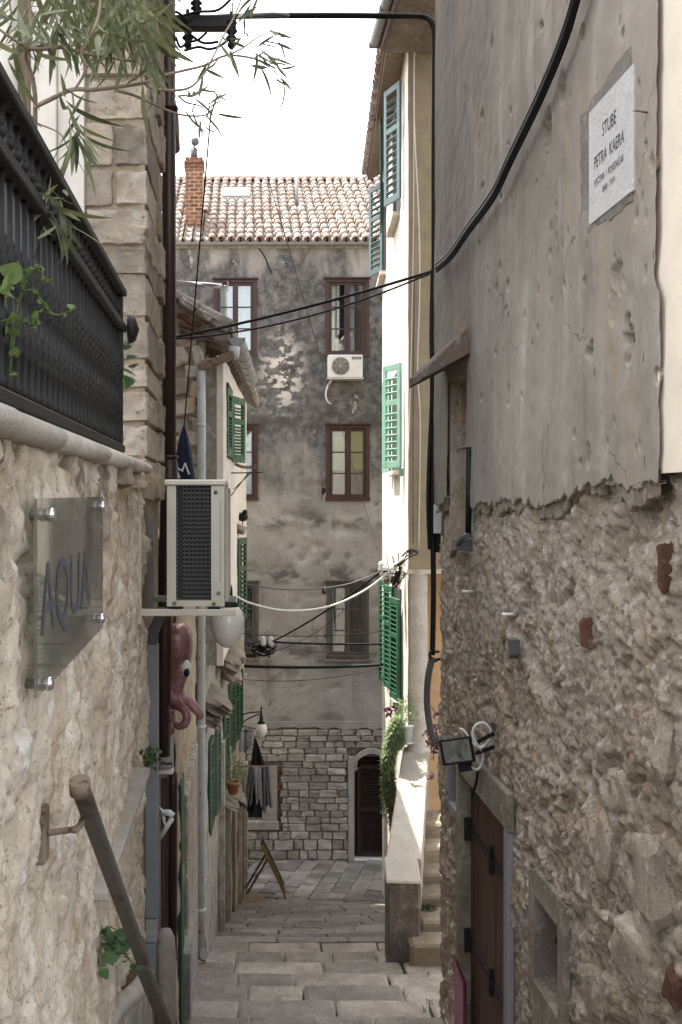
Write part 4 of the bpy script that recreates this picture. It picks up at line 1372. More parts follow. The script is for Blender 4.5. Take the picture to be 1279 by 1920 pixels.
# eave: soffit boards, rafter feet, a row of single tiles
ev = thing('eave', None, None, (0, 0, 0)); ev.parent = yh
ZE = 5.57
sf = MB()
sf.prism([(XR(12.3) - .26, 12.3, ZE - .06), (XR(YB) - .26, YB, ZE - .06), (XR(YB) + .1, YB, ZE + .10), (XR(12.3) + .1, 12.3, ZE + .10)], (0, 0, .03))
sf.build('soffit', M['wood'], ev)
tl = tile_mesh(.09, .075, .5, .018, 5)
tme = tl.mesh('roof_tile'); tme.materials.append(M['tile'])
y_ = 12.3
while y_ < YB:
    x_ = XR(y_) - .33
    inst('roof_tile', tme, ev, (x_, y_, ZE + .01 + random.uniform(-.008, .008)), (math.atan(.42), 0, -PI / 2 + random.uniform(-.05, .05)))
    y_ += .185
rs = MB().prism([(XR(12.3) - .28, 12.3, ZE + .0), (XR(YB) - .28, YB, ZE), (XR(YB) + 2.6, YB, ZE + 1.2), (XR(12.3) + 2.6, 12.3, ZE + 1.2)], (0, 0, .04))
rs.build('roof', M['tile'], ev)
# box eave and half-round gutter over the front
be = MB()
be.box(1.70, 2.5, 10.8, 12.29, 5.44, 5.62)
be.build('box_eave', M['canopy'], ev, bevel=.01)
be = MB()
be.box(1.66, 1.70, 10.8, 12.30, 5.42, 5.64); be.build('fascia', M['darkcem'], ev)
be = MB()
prf = [(.065 * math.cos(PI + PI * i / 8), .07 * math.sin(PI + PI * i / 8)) for i in range(9)]
be.prism([(1.60 + a, 10.8, 5.56 + b) for a, b in prf], (0, 1.48, 0))
for q in (11.35, 12.27): be.box(1.53, 1.67, q - .01, q + .01, 5.485, 5.565)
be.build('gutter', M['zinc'], ev)

# ================================================================== TERRACE WALL (left of the steps)
XL = -.52
tw = thing('terrace_wall', 'pale lime washed stone terrace wall with rounded coping beside the steps', 'wall', (XL, 4, gz(4)))
uu = np.arange(1.6, 5.62, .012)
vv = np.arange(-3.6, .14, .012)
U, V = np.meshgrid(uu, vv, indexing='ij')
p2 = np.stack([U.ravel(), V.ravel(), np.zeros(U.size)], 1)
d1, d2, cid = worley((p2 + .08 * np.stack([fbm(p2 * 2, 3, 1), fbm(p2 * 2, 3, 2), 0 * p2[:, 0]], 1)) * np.array([2.2, 2.9, 1]), 44)
wq2 = p2 + .10 * np.stack([fbm(p2 * 2.6, 3, 301), fbm(p2 * 2.6, 3, 309), 0 * p2[:, 0]], 1)
hg = .014 * sstep(0, .25, d2 - d1) * (.3 + .7 * cid) + .020 * fbm(p2 * np.array([2.4, 2.0, 1]), 5, 140) + .012 * (1 - np.abs(fbm(wq2 * np.array([7, 3.2, 1]), 5, 150, .6))) + .010 * fbm(p2 * np.array([26, 20, 1]), 4, 160, .68)
sc_ = sstep(.08, .13, fbm(wq2 * np.array([3.4, 2.6, 1]), 4, 180))
hg = hg - .012 * sc_ - .02 * sstep(.5, .66, fbm(wq2 * np.array([9, 7, 1]), 3, 186))
endm = sstep(4.7, 5.4, p2[:, 0])
hg += endm * (.035 * fbm(p2 * np.array([5, 4, 1]), 4, 190) - .02)
hg = hg.reshape(U.shape)
c5 = 5.45
cr = sstep(c5 - .05, c5 + .05, U)
X = XL + hg * (1 - cr) - np.clip(U - c5, 0, None) * 3
Yc = np.minimum(U, c5) - hg * cr * 0
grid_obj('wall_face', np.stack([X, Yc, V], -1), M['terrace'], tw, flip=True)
MB().box(-1.6, XL - .14, 1.2, 5.46, -4.3, .10).build('wall_core', M['mortar'], tw)
cp = MB()
prof = []
for i in range(13):
    a_ = -PI / 2 + PI * i / 12
    prof.append((XL + .035 + .034 * math.cos(a_), .163 + .030 * math.sin(a_)))
prof += [(-.95, .193), (-.95, .133)]
segs = [(1.2, 1.95), (1.955, 2.62), (2.625, 3.5), (3.505, 4.4), (4.405, 5.08)]
for i, (a, b) in enumerate(segs):
    s = MB()
    wob = .0 if i > 0 else .03
    s.prism([(x_ + (wob if x_ > XL else 0), a, z_ - (.01 if i == 0 else 0)) for x_, z_ in prof], (0, b - a, 0))
    s.sm = [len(f) == 4 for f in s.f]
    s.build('coping_stone', M['marbl2'] if 'marbl2' in M else M.setdefault('marbl2', m_stone('cream_coping_stone', (.64, .58, .50), (.74, .69, .62), (.60, .52, .42), (.42, .36, .28), None, .7)), tw, bevel=.004)
end = MB(); end.ball((XL + .03, 5.07, .163), .034, 10, (1, 1.2, .9)); end.build('coping_end', M['marbl2'], tw)
for i, (y_, z_) in enumerate(((4.2, .10), (4.75, .09))):
    inst('stone', random.choice(with_mat(ROCK, M['ashlar'])), tw, (XL - .02, y_, z_), (0, 0, .2), (.14, .25, .08))
# straw nest under the coping end
sw = MB()
for i in range(120):
    a = LW(random.uniform(228, 292), random.uniform(876, 900), XL + random.uniform(-.03, .04))
    b = a + Vector((random.uniform(-.06, .09), random.uniform(-.12, .10), random.uniform(-.16, -.01)))
    m_ = (a + b) / 2 + Vector((random.uniform(-.03, .03), 0, random.uniform(-.04, .02)))
    sw.tube(smooth_path([a, m_, b], 3), .0012, 3, False)
sw.build('dry_grass', M['straw'], kind='stuff', label='dry grass sticking out under the end of the coping')

# ---- iron railing, every baluster by itself
rl = thing('iron_railing', 'black cast iron balustrade railing on the terrace wall', 'railing', (XL, 3.2, .20))
def rbar(name, x0, x1, y0, y1, z0, z1, par=rl): return MB().box(x0, x1, y0, y1, z0, z1).build(name, M['iron'], par, bevel=.004)
rbar('top_rail', XL - .03, XL + .035, 1.2, 4.25, .857, .885)
rbar('middle_rail', XL - .02, XL + .03, 1.2, 4.28, .712, .745)
rbar('bottom_rail', XL - .025, XL + .028, 1.2, 4.25, .204, .236)
bp = MB()
prof = [(.012, .237), (.015, .26), (.010, .275), (.011, .335), (.020, .350), (.014, .365), (.023, .377), (.015, .39), (.019, .405), (.009, .42), (.009, .48), (.016, .49), (.012, .50), (.024, .515), (.013, .53), (.021, .543), (.012, .556), (.016, .567), (.009, .578), (.009, .712)]
bp.lathe(prof, 8)
bp.tube([(0, 0, .745), (0, 0, .857)], .009, 6)
bp.lathe([(.010, .78), (.016, .795), (.010, .81)], 8)
bal = bp.mesh('baluster'); bal.materials.append(M['iron'])
for i in range(38):
    y_ = 1.32 + i * .0775
    inst('baluster', bal, rl, (XL, y_, 0), (0, 0, random.random()))
ro = MB().lathe([(.005, 0), (.055, .004), (.06, .02), (.05, .035), (.02, .045), (.005, .05)], 12, (XL + .03, 4.30, .73), 'x'); ro.build('rosette', M['iron'], rl)
rbar('end_post', XL - .02, XL + .02, 4.215, 4.245, .19, .856)
for q in (1.6, 3.1): rbar('foot', XL - .015, XL + .015, q - .015, q + .015, .19, .206)
# planter box of green metal and terracotta behind the bars
pb = thing('planter_box', 'dark green planter box behind the iron bars of the railing', 'planter', (-.78, 2.3, .19))
MB().box(-.95, -.66, 1.6, 2.95, .193, .40).build('box', M['greenp'], pb, bevel=.01)
MB().box(-.93, -.68, 1.62, 2.93, .401, .41).build('soil', M['soil'], pb)
tp = thing('flower_pot', 'small terracotta pot on the coping behind the railing', 'flower pot', (-.60, 2.72, .194))
MB().lathe([(.04, .194), (.055, .30), (.06, .30), (.06, .325), (.05, .325), (.048, .29)], 16, (-.60, 2.72, 0)).build('pot', M['terra'], tp)

# ---- AQUA sign of glass on four pins
XS = XL + .055
def S(px, py): return LW(px, py, XS)
sg = thing('glass_sign', 'clear glass sign with dark blue capital letters on four steel pins', 'sign', tuple(S(130, 1308)))
poly = [S(70, 935), S(193, 931), S(193, 1176), S(72, 1308)]
poly[3].y = poly[0].y
M['signglass'] = m_hazy_glass('sign_glass')
MB().prism(poly, (-.008, 0, 0)).build('glass_plate', M['signglass'], sg)
M['ink'] = simple('navy_ink', (.062, .066, .085), .7)
a, b = S(76, 1195), S(168, 1132)
text('AQUA', M['ink'], sg, (XS + .001, (a.y + b.y) / 2, (a.z + b.z) / 2), (0, 1, 0), (0, 0, 1), abs(b.y - a.y), .17, .001)
for px, py in ((88, 965), (186, 950), (185, 1160), (84, 1282)):
    q = S(px, py)
    pn = MB()
    pn.lathe([(.012, -.065), (.012, -.002), (.017, .004), (.017, .014), (.012, .020)], 14, q, 'x')
    pn.build('pin', M['steel'] if 'steel' in M else M.setdefault('steel', simple('bright_steel', (.6, .6, .6), .2, .9)), sg)

# ---- handrail
hr_ = thing('handrail', 'rusty brown grey steel handrail descending along the pale terrace wall', 'handrail', tuple(P(152, 1490, 2.55)))
A, B = P(151, 1478, 2.5), P(312, 1925, 4.25)
J = A + (B - A) * .62
MB().bar(A, J, .046, .026).build('rail_bar', M['rail'], hr_, bevel=.006)
MB().bar(J + (B - A) * -.02 + Vector((0, 0, -.022)), B, .052, .026).build('rail_bar', M['rail'], hr_, bevel=.006)
cap = MB().tube([A + Vector((0, 0, -.012)), A + Vector((0, -.012, .022))], .027, 14); cap.build('end_cap', M['rust'], hr_)
wq = LW(88, 1562, XL + .012)
br = MB()
br.tube(smooth_path([wq + Vector((0, 0, .0)), wq + Vector((.06, .02, .002)), P(140, 1556, 2.55), P(152, 1545, 2.6), P(158, 1522, 2.64)], 5), .009, 8)
br.build('bracket_arm', M['rust'], hr_)
MB().box(XL - .03, XL + .014, wq.y - .03, wq.y + .03, wq.z - .075, wq.z + .07).build('wall_plate', M['rust'], hr_, bevel=.006)

# ---- stone ledge, planter trough with ivy
lg = thing('stone_ledge', 'pale stone slab ledge fixed to the terrace wall under the glass sign', 'ledge', (-.49, 4.2, -1.35))
MB().box(-.56, -.447, 3.35, 4.92, -1.325, -1.29).build('slab', M['concrete'], lg, bevel=.006)
MB().box(-.56, -.475, 3.6, 3.68, -1.40, -1.326).build('support', M['concrete'], lg, bevel=.006)
tr = thing('stone_trough', 'curved stone planter trough built against the foot of the terrace wall', 'planter', (-.5, 4.3, -2.9))
pts = smooth_path([P(196, 1935, 3.75), P(212, 1897, 3.95), P(240, 1872, 4.2), P(262, 1850, 4.45), P(274, 1828, 4.7)], 6)
tb = MB().tube(pts, .038, 12); tb.build('rim', M['concrete'], tr)
wl_ = MB()
for p_, q_ in zip(pts[:-1], pts[1:]):
    wl_.add([p_ + Vector((.028, 0, -.02)), q_ + Vector((.028, 0, -.02)), q_ + Vector((.02, 0, -1.0)), p_ + Vector((.02, 0, -1.0))], [(0, 1, 2, 3)], True)
wl_.build('trough_wall', M['dirty'], tr)
so_ = MB()
for p_, q_ in zip(pts[:-1], pts[1:]):
    so_.add([p_ + Vector((0, 0, -.02)), q_ + Vector((0, 0, -.02)), Vector((-.6, q_.y + .05, q_.z + .1)), Vector((-.6, p_.y - .05, p_.z + .1))], [(0, 1, 2, 3)], True)
so_.build('soil', M['soil'], tr)

def leaf_mesh(L, W, bend=.2, fold=.12, seg=6, shape=1.0):
    b = MB()
    vs, fs = [], []
    for i in range(seg + 1):
        t = i / seg
        wv = W * (math.sin(PI * min(1, t ** shape * .98 + .01)) ** .8) * .5 + .0004
        z_ = -bend * L * t * t
        vs += [(-wv, t * L, z_ + fold * wv), (0, t * L, z_), (wv, t * L, z_ + fold * wv)]
    for i in range(seg):
        for k_ in (0, 1): fs.append((i * 3 + k_, i * 3 + k_ + 1, (i + 1) * 3 + k_ + 1, (i + 1) * 3 + k_))
    b.add(vs, fs, True)
    return b
def place_leaf(me, parent, p, d, sc=1.0, roll=None, name='leaf'):
    d = Vector(d).normalized()
    q = d.to_track_quat('Y', 'Z')
    r = q @ Euler((0, random.uniform(-PI, PI) if roll is None else roll, 0)).to_quaternion()
    o = inst(name, me, parent, p)
    o.rotation_euler = r.to_euler()
    o.scale = (sc, sc, sc)
    return o
iv = thing('ivy_plant', 'small ivy plant growing from the terrace wall beside the handrail', 'plant', tuple(LW(205, 1800)))
ivl = [leaf_mesh(.05, .055, .2, .1, 5, .6).mesh('leaf') for _ in range(2)]
for m_ in ivl: m_.materials.append(M['ivy'])
stm = MB()
for i in range(16):
    q = LW(random.uniform(178, 215), random.uniform(1738, 1800), XL + .02)
    e = q + Vector((random.uniform(.02, .10), random.uniform(-.05, .08), random.uniform(-.06, .05)))
    stm.tube([q, (q + e) / 2 + Vector((0, 0, .02)), e], .002, 4, False)
    for k_ in range(3):
        place_leaf(random.choice(ivl), iv, e.lerp(q, k_ * .3), (random.uniform(0, 1), random.uniform(-1, .4), random.uniform(-.8, .3)), random.uniform(.6, 1.1), random.uniform(-.5, .5))
stm.build('stem', M['bark'], iv, kind='stuff')
iv2 = thing('wall_fern', 'small dark green wall plant growing beside the grey metal duct', 'plant', tuple(P(275, 1450, 5.4)))
stm = MB()
for i in range(26):
    q = P(random.uniform(264, 280), random.uniform(1395, 1440), 5.38 + random.uniform(-.05, .05))
    e = q + Vector((random.uniform(-.02, .06), random.uniform(-.08, .0), random.uniform(-.05, .05)))
    stm.tube([q, e], .0015, 4, False)
    for k_ in range(2): place_leaf(random.choice(ivl), iv2, e.lerp(q, k_ * .5), (random.uniform(-.5, 1), random.uniform(-1, .2), random.uniform(-.6, .5)), random.uniform(.35, .6))
stm.build('stem', M['bark'], iv2, kind='stuff')

# ================================================================== TALL STONE HOUSE BEHIND THE TERRACE
YT = 5.6
th_ = thing('tall_house', 'tall old house of warm squared stone at the end of the terrace', 'building', (XL, YT, gz(6)))
MB().box(-1.05, XL - .022, YT + .016, 6.50, -4.2, 12).build('mortar_core', M['mortar'], th_)
MB().box(-9, -1.05, YT + .06, 11.2, -5, 13).build('house_body', M['dirty'], th_)  # unseen mass added behind the pier, tall enough to shade the near wall
ash = with_mat(rock_variants(8, 6, .030, .035, 300, .022), M['ashlar'])
z = .0
q = 0
while z < 3.2:
    h = random.uniform(.15, .26)
    xr = XL + random.uniform(-.0, .012)
    x = xr
    k_ = 0
    while x > -1.05:
        wd = random.uniform(.18, .36) if k_ else random.choice((.2, .36))
        dep = random.uniform(.5, .85) if k_ == 0 else .12
        inst('stone', random.choice(ash), th_, (x - wd / 2, YT + dep / 2 + random.uniform(-.012, .010), z + h / 2), (0, random.uniform(-.02, .02), 0), (wd - random.uniform(.012, .03), dep, h - random.uniform(.012, .03)))
        if k_ == 0 and dep < .8:
            inst('stone', random.choice(ash), th_, (x - .08 + random.uniform(-.015, .01), YT + dep + (.92 - dep) / 2, z + h / 2), (0, 0, 0), (.18, .90 - dep - .0, h - .02))
        x -= wd
        k_ += 1
    z += h
    q += 1
# roof corner stone that juts out beyond the downpipe
MB().prism([P(313, 178, 6.6), P(330, 185, 6.6), P(333, 255, 6.6), P(322, 262, 6.6), P(313, 262, 6.6)], (0, .3, 0)).build('corbel', M['darkcem'], th_, bevel=.01)
# white door surround on the terrace: pilaster, brown strip, round column
ds = thing('door_surround', None, None, (0, 0, 0)); ds.parent = th_
MB().box(-1.02, -.872, YT - .02, YT + .06, .2, 3.4).build('pilaster', M['white'], ds, bevel=.004)
MB().box(-1.16, -1.021, YT - .05, YT + .02, .2, 3.4).build('architrave', M['white'], ds, bevel=.004)
MB().box(-1.235, -1.161, YT - .01, YT + .03, .2, 3.4).build('door_post', M['wood'], ds)
MB().tube([(-1.32, YT - .03, .2), (-1.32, YT - .03, 3.4)], .085, 20).build('column', M['white'], ds)
MB().box(-2.4, -1.41, YT + .0, YT + .04, .2, 3.4).build('door_leaf', M['wood'], ds)
# side wall of the same house below the terrace level, to the lane
low = np.stack(np.meshgrid([XL - .03], np.arange(5.4, 6.6, .03), np.arange(-4.2, .1, .03), indexing='ij'), -1)[0]
low[..., 0] += .02 * fbm(low.reshape(-1, 3) * 4, 4, 5).reshape(low.shape[:2]) - .05
grid_obj('lower_wall', low, M['mortar'], th_)

# ---- brown downpipe
dp = thing('downpipe', 'dark brown metal downpipe on the corner of the tall stone house', 'downpipe', (-.478, 6.62, -4))
MB().tube([(-.482, 6.6, 3.6), (-.478, 6.6, .24)], .045, 16).build('pipe', M['brown'], dp)
MB().tube([(-.478, 6.6, .30), (-.478, 6.6, .265), (-.478, 6.6, .25), (-.478, 6.6, .10), (-.50, 6.62, -.5), (-.515, 6.64, -.9), (-.518, 6.64, P(0, 1420, 6.6).z)], [.046, .05, .057, .057, .052, .046, .044], 16).build('pipe', M['brown'], dp)
for zz in (.28, .14, 2.55):
    MB().tube([(-.479, 6.6, zz), (-.479, 6.6, zz + .018)], .060, 16).build('collar', M['brown'], dp)
# ---- grey metal duct
dc = thing('cable_duct', 'grey square metal duct rising along the wall end under the air conditioner', 'duct', (-.505, 5.62, -3.6))
x0, x1 = P(272, 0, 5.6).x, P(296, 0, 5.6).x
MB().box(x0, x1, 5.6, 5.68, P(0, 1722, 5.6).z, P(0, 1210, 5.6).z).build('duct', M['duct'], dc, bevel=.003)
MB().box(x0 + .002, x1 - .004, 5.58, 5.66, P(0, 1765, 5.6).z, P(0, 1723, 5.6).z).build('joint_sleeve', M['zinc'], dc, bevel=.004)
MB().box(x0 - .012, x1 - .012, 5.56, 5.64, P(0, 1860, 5.6).z, P(0, 1766, 5.6).z).build('duct', M['duct'], dc, bevel=.003)
hz = MB()
for i in range(4):
    hz.tube(smooth_path([P(276 + i * 5, 1215, 5.64), P(278 + i * 5, 1190, 5.63), P(290 + i * 4, 1165, 5.62), P(300 + i * 3, 1140, 5.6)]), .012, 8)
hz.build('insulated_pipes', M['grey'], dc)

# ================================================================== NEAR AIR CONDITIONER
an = thing('air_conditioner', 'big beige air conditioner unit on steel brackets at the wall end, seen from its side', 'air conditioner', (-.23, 5.4, -.53))
ax0, ax1 = P(313, 0, 5).x, P(421, 0, 5).x
az1, az0 = P(0, 900, 5).z, P(0, 1137, 5).z
ay0, ay1 = 5.0, 5.82
cs = MB()
gx0, gx1 = P(330, 0, 5).x, P(396, 0, 5).x
gz1, gz0 = P(0, 910, 5).z, P(0, 1126, 5).z
cs.box(ax0, gx0, ay0, ay1, az0, az1 - .027).box(gx1, ax1, ay0, ay1, az0, az1 - .027)
cs.box(gx0, gx1, ay0 + .001, ay1, gz1, az1 - .027).box(gx0, gx1, ay0 + .001, ay1, az0, gz0)
cs.build('casing', M['acbeige'], an)
MB().box(ax0 - .012, ax1 + .008, ay0 - .012, ay1 + .01, az1 - .026, az1 + .002).build('lid', M['acbeige'], an, bevel=.005)
MB().box(gx0 + .001, gx1 - .001, ay0 + .08, ay0 + .10, gz0, gz1).build('coil', M['dark'], an)
mg = MB()
w_, h_ = gx1 - gx0, gz1 - gz0
stp = .0205
nlines = int((w_ + h_) / stp) + 1
for i in range(nlines):
    c_ = -h_ + i * stp
    for sgn in (1, -1):
        # line x = c + t, z = t clipped to the opening
        t0, t1 = max(0, -c_), min(h_, w_ - c_)
        if t1 - t0 < .01: continue
        xa_, xb_ = c_ + t0, c_ + t1
        za_, zb_ = (gz0 + t0, gz0 + t1) if sgn > 0 else (gz1 - t0, gz1 - t1)
        mg.bar((gx0 + xa_, ay0 + .010 + (.002 if sgn > 0 else 0), za_), (gx0 + xb_, ay0 + .010 + (.002 if sgn > 0 else 0), zb_), .0020, .0020, (0, 1, 0))
mg.build('mesh_guard', M['grey'], an, kind='stuff')
fn = MB()
for i in range(26):
    zz = gz0 + .015 + i * (h_ - .03) / 25
    fn.box(gx0 + .03, gx1 - .002, ay0 + .05, ay0 + .079, zz - .0025, zz + .0025)
fn.build('coil_fins', M['grey'], an, kind='stuff')
fg = MB()
for i in range(44):
    zz = az0 + .03 + i * (az1 - az0 - .07) / 43
    fg.box(ax1 + .001, ax1 + .022, ay0 + .04, ay1 - .03, zz - .0028, zz + .0028)
for i in range(8):
    yv = ay0 + .05 + i * .105
    fg.box(ax1 + .004, ax1 + .018, yv - .003, yv + .003, az0 + .02, az1 - .04)
fg.build('fan_guard', M['acbeige'], an, kind='stuff')
for px, py in ((404, 923), (410, 1112), (327, 1131), (401, 1132)):
    q_ = P(px, py, 4.998); MB().lathe([(.010, 0), (.008, -.006), (.003, -.007)], 10, q_, 'y').build('screw', M['rust'], an)
MB().box(gx1 + .045, gx1 + .047, ay0 - .002, ay0 + .0005, az0 + .12, az1 - .10).build('panel_seam', M['rust'], an)
for yb in (4.97, 5.66):
    bk = MB()
    bk.box(-.525, -.035, yb, yb + .035, az0 - .045, az0 - .012)
    bk.box(-.53, -.497, yb - .002, yb + .034, az0 - .085, P(0, 968, 5).z)
    bk.build('wall_bracket', M['acbeige'] if yb < 5.5 else M['zinc'], an, bevel=.003)
for yb in (4.985, 5.675):
    for xx in (ax0 + .05, ax1 - .05): MB().box(xx - .03, xx + .03, yb - .005, yb + .03, az0 - .0115, az0 - .001).build('foot', M['black'], an)

# ================================================================== GLOBE LAMPS
def lamp(name, label, c, r, wall, group):
    t = thing(name, label, 'lamp', tuple(c), group)
    pr = []
    for i in range(19):
        a_ = PI * i / 18
        rr = r * math.sin(a_) * (1 - .14 * math.cos(a_))
        pr.append((max(rr, .002), -math.cos(a_) * r * 1.32 + .0))
    MB().lathe(pr, 28, c).build('globe', M['globe'], t)
    top = Vector(c) + Vector((0, 0, r * 1.22))
    MB().lathe([(r * .66, -.03), (r * .64, .0), (r * .34, .03), (r * .30, .10), (r * .18, .13), (r * .10, .2), (r * .16, .23), (r * .05, .27)], 16, top).build('cap', M['iron'], t)
    arm = MB()
    h_ = top + Vector((0, 0, .15))
    wv = Vector(wall)
    arm.tube(smooth_path([wv, wv.lerp(h_, .4) + Vector((0, 0, .07)), h_ + Vector((0, 0, .03))], 5), .012, 8)
    arm.tube(smooth_path([wv + Vector((0, 0, -.12)), wv.lerp(h_, .55) + Vector((0, 0, -.02)), h_], 5), .010, 8)
    arm.build('bracket_arm', M['iron'], t)
    return t
lamp('street_lamp', 'large opal globe street lamp hanging just behind the big beige air conditioner', P(426, 1172, 6.1), .104, (-.5, 6.2, -.50), 'globe lamps on the wall')
lamp('street_lamp', 'small opal globe street lamp on black bracket at the far end of the lane', P(490, 1369, 16.5), .098, (P(440, 1352, 16.6).x, 16.6, P(0, 1352, 16.6).z), 'globe lamps on the wall')

# ================================================================== LOW HOUSE WITH THE ROOF TERRACE
lh = thing('low_house', 'low narrow house front with ochre stone wall and green door by the steps', 'building', (-.5, 8.3, gz(8.3)))
yw = np.arange(6.9, 9.72, .03); zw = np.arange(-4.9, -.25, .03)
U, V = np.meshgrid(yw, zw, indexing='ij')
p2 = np.stack([U.ravel(), V.ravel(), 0 * U.ravel()], 1)
d1, d2, cid = worley(p2 * np.array([3.2, 4.2, 1]), 61)
hh = .02 * sstep(0, .3, d2 - d1) * cid + .012 * fbm(p2 * 5, 4, 6)
XB = -.46
pts = np.stack([XB + hh.reshape(U.shape), U, V], -1)
grid_obj('street_wall', pts, M['gmortar'], lh, flip=True)
MB().box(-3, XB - .01, 6.9, 9.75, -5, -.25).build('house_body', M['gmortar'], lh)
# door zone: dark green leaf, dark jamb, brown leaf, step
MB().box(XB - .02, XB + .03, 7.15, 7.50, -4.3, P(0, 1462, 7.3).z).build('door', M['greenp'], lh, bevel=.004)
for xa_, xb_, yt_, mm_ in ((296, 302.5, 1440, 'lilac'), (303, 314, 1462, 'door')):
    MB().box(P(xa_, 0, 6.86).x, P(xb_, 0, 6.86).x, 6.82, 6.90, -4.2, P(0, yt_, 6.86).z).build('door_post', M[mm_], lh, bevel=.004)
MB().box(XB - .02, XB + .05, 7.62, 9.3, -4.6, P(0, 1452, 8.2).z).build('plinth', M['lichen'], lh, bevel=.01)
inst('step', slabs2[2], lh, (-.44, 7.75, -3.52), (0, 0, 0), (.13, .8, .5))
MB().tube([P(325, 1450, 6.82), P(325, 1470, 6.82), P(324, 1800, 6.82)], .030, 12).build('drainpipe', M['brown'], lh)
MB().lathe([(.062, -4.0), (.062, -2.80), (.055, -2.71), (.035, -2.665), (.002, -2.655)], 14, (P(311, 0, 6.3).x, 6.3, 0)).build('bollard_stone', M['concrete'], lh)
mc = thing('menu_box', 'white shallow display case with a wire basket under the pink octopus', 'display case', tuple(P(312, 1455, 6.75)))
q0, q1 = P(300, 1374, 6.75), P(325, 1440, 6.75)
MB().box(q0.x, q1.x, 6.75, 6.79, q1.z, q0.z).build('panel', M['parapet'], mc, bevel=.004)
MB().box(q0.x, q1.x + .005, 6.66, 6.79, q1.z - .02, q1.z - .002).build('shelf', M['parapet'], mc, bevel=.003)
MB().tube(smooth_path([P(301, 1434, 6.68), P(306, 1429, 6.69), P(313, 1434, 6.68), P(320, 1430, 6.7), P(322, 1434, 6.7), P(314, 1431, 6.68), P(305, 1435, 6.66)]), .004, 6).build('wire_basket', M['iron'], mc)
rk_ = thing('towel_rail', 'white tubular folding rail projecting from the wall above the steps', 'rail', tuple(P(300, 1560, 6.5)))
tb = MB()
tb.tube([P(296, 1524, 6.5), P(318, 1524, 6.4), P(325, 1530, 6.4)], .020, 10)
tb.tube([P(297, 1575, 6.5), P(322, 1536, 6.4)], .016, 10)
for i in range(3): tb.tube([P(296 + i * 3, 1512 + i * 8, 6.5), P(306 + i * 3, 1522 + i * 14, 6.42)], .008, 6)
tb.build('tube_frame', M['acwhite'], rk_)

# closed navy parasol on the roof terrace
ps = thing('parasol', 'closed navy blue parasol with a white letter standing behind the air conditioner', 'parasol', tuple(P(345, 905, 8.2)))
tip = P(345, 800, 8.2)
b = MB()
n_, vs, fs = 20, [], []
hts = [0, -.05, -.07, -.2, -.38, -.60]
rad = [.010, .022, .030, .055, .085, .10]
for h_, r_ in zip(hts, rad):
    for k_ in range(n_):
        a_ = 2 * PI * k_ / n_
        rr = r_ * (1 + .16 * math.sin(a_ * 5 + h_ * 3))
        vs.append((tip.x + rr * math.cos(a_), tip.y + rr * math.sin(a_), tip.z + h_))
for i in range(len(hts) - 1):
    for k_ in range(n_): fs.append((i * n_ + k_, i * n_ + (k_ + 1) % n_, (i + 1) * n_ + (k_ + 1) % n_, (i + 1) * n_ + k_))
b.add(vs, fs, True); b.build('canopy', M['navy'], ps)
MB().tube([tip + Vector((0, 0, -.3)), tip + Vector((0, 0, -.9))], .018, 8).build('pole', M['zinc'], ps)
text('M', M['acwhite'], ps, tuple(P(346, 893, 8.07)), Vector((.9, -.2, .35)).normalized(), Vector((-.35, 0, .94)).normalized(), .10, .10, .002)

# ================================================================== HOUSE WITH THE GREEN SHUTTERS
YA = 9.9
def XA(Y): return -.37 + .051 * (Y - YA)
YAE = 17.8
gh = thing('shuttered_house', 'old plastered stone house with green louvred shutters and a tiled gable roof', 'building', (XA(YA), YA, gz(YA)))
quadwall(XA(YAE), YAE, XA(YA), YA, -7, 1.45, .3, M['dirty'], 'street_wall', gh, .08, .012)
JT = .165                                   # the upper storey oversails the lower wall
MB().prism([(XA(YA) - .02, YA - .02, -1.6), (XA(YA) + JT - .01, YA - .02, -1.6), (XA(15) + JT - .01, 15, -1.6), (XA(15) - .02, 15, -1.6)], (0, 0, 3.0)).build('jetty', M['dirty'], gh)
quadwall(XA(15) + JT, 15, XA(YA) + JT, YA - .02, -1.6, 1.45, .3, M['white'], 'upper_plaster', gh, .08, .006)
MB().prism([(XA(YA) - .03, YA + .05, -7), (XA(YAE) - .03, YAE, -7), (-5, YAE, -7), (-5, YA + .05, -7)], (0, 0, 8.5)).build('house_body', M['gmortar'], gh)
def zr(x): return 1.62 + .60 * (-.06 - x)
MB().prism([(-5, YA + .02, zr(-5) - .05), (XA(YA), YA + .02, zr(XA(YA)) - .05), (XA(YA), YA + .02, -5.2), (-5, YA + .02, -5.2)], (0, .2, 0)).build('gable_mortar', M['gmortar'], gh)
gst = with_mat(rock_variants(8, 4, .12, .12, 400, .04), M['gable'])
z = -4.9
while z < 2.1:
    h = random.uniform(.11, .24)
    x = -1.3
    while x < XA(YA) - .06:
        wd = random.uniform(.13, .30)
        xe = min(x + wd, XA(YA) - .002)
        zz = z + h / 2 + random.uniform(-.03, .03)
        if zz + h / 2 < zr((x + xe) / 2) - .12 and xe - x > .06 and random.random() < .86:
            inst('stone', random.choice(gst), gh, ((x + xe) / 2, YA + .03, zz), (0, random.uniform(-.2, .2), random.choice((0, PI))), (xe - x - .012, random.uniform(.10, .15), h - .018))
        x = xe + random.uniform(.0, .02)
    z += h
MB().prism([(-1.4, YA - .095, 1.64), (-.36, YA - .095, 1.575), (-.15, YA - .095, 1.545), (-.12, YA - .095, zr(-.12) - .035), (-1.4, YA - .095, zr(-1.4) - .035)], (0, .14, 0)).build('gable_band', M['lichen'], gh, bevel=.01)
for px, py in ((345, 595), (352, 612), (362, 606), (350, 628), (372, 622), (390, 630)):
    q_ = P(px, py, YA - .10)
    inst('brick', random.choice(bf), gh, tuple(q_), (0, random.uniform(.2, .7), 0), (random.uniform(.08, .15), .06, .045))
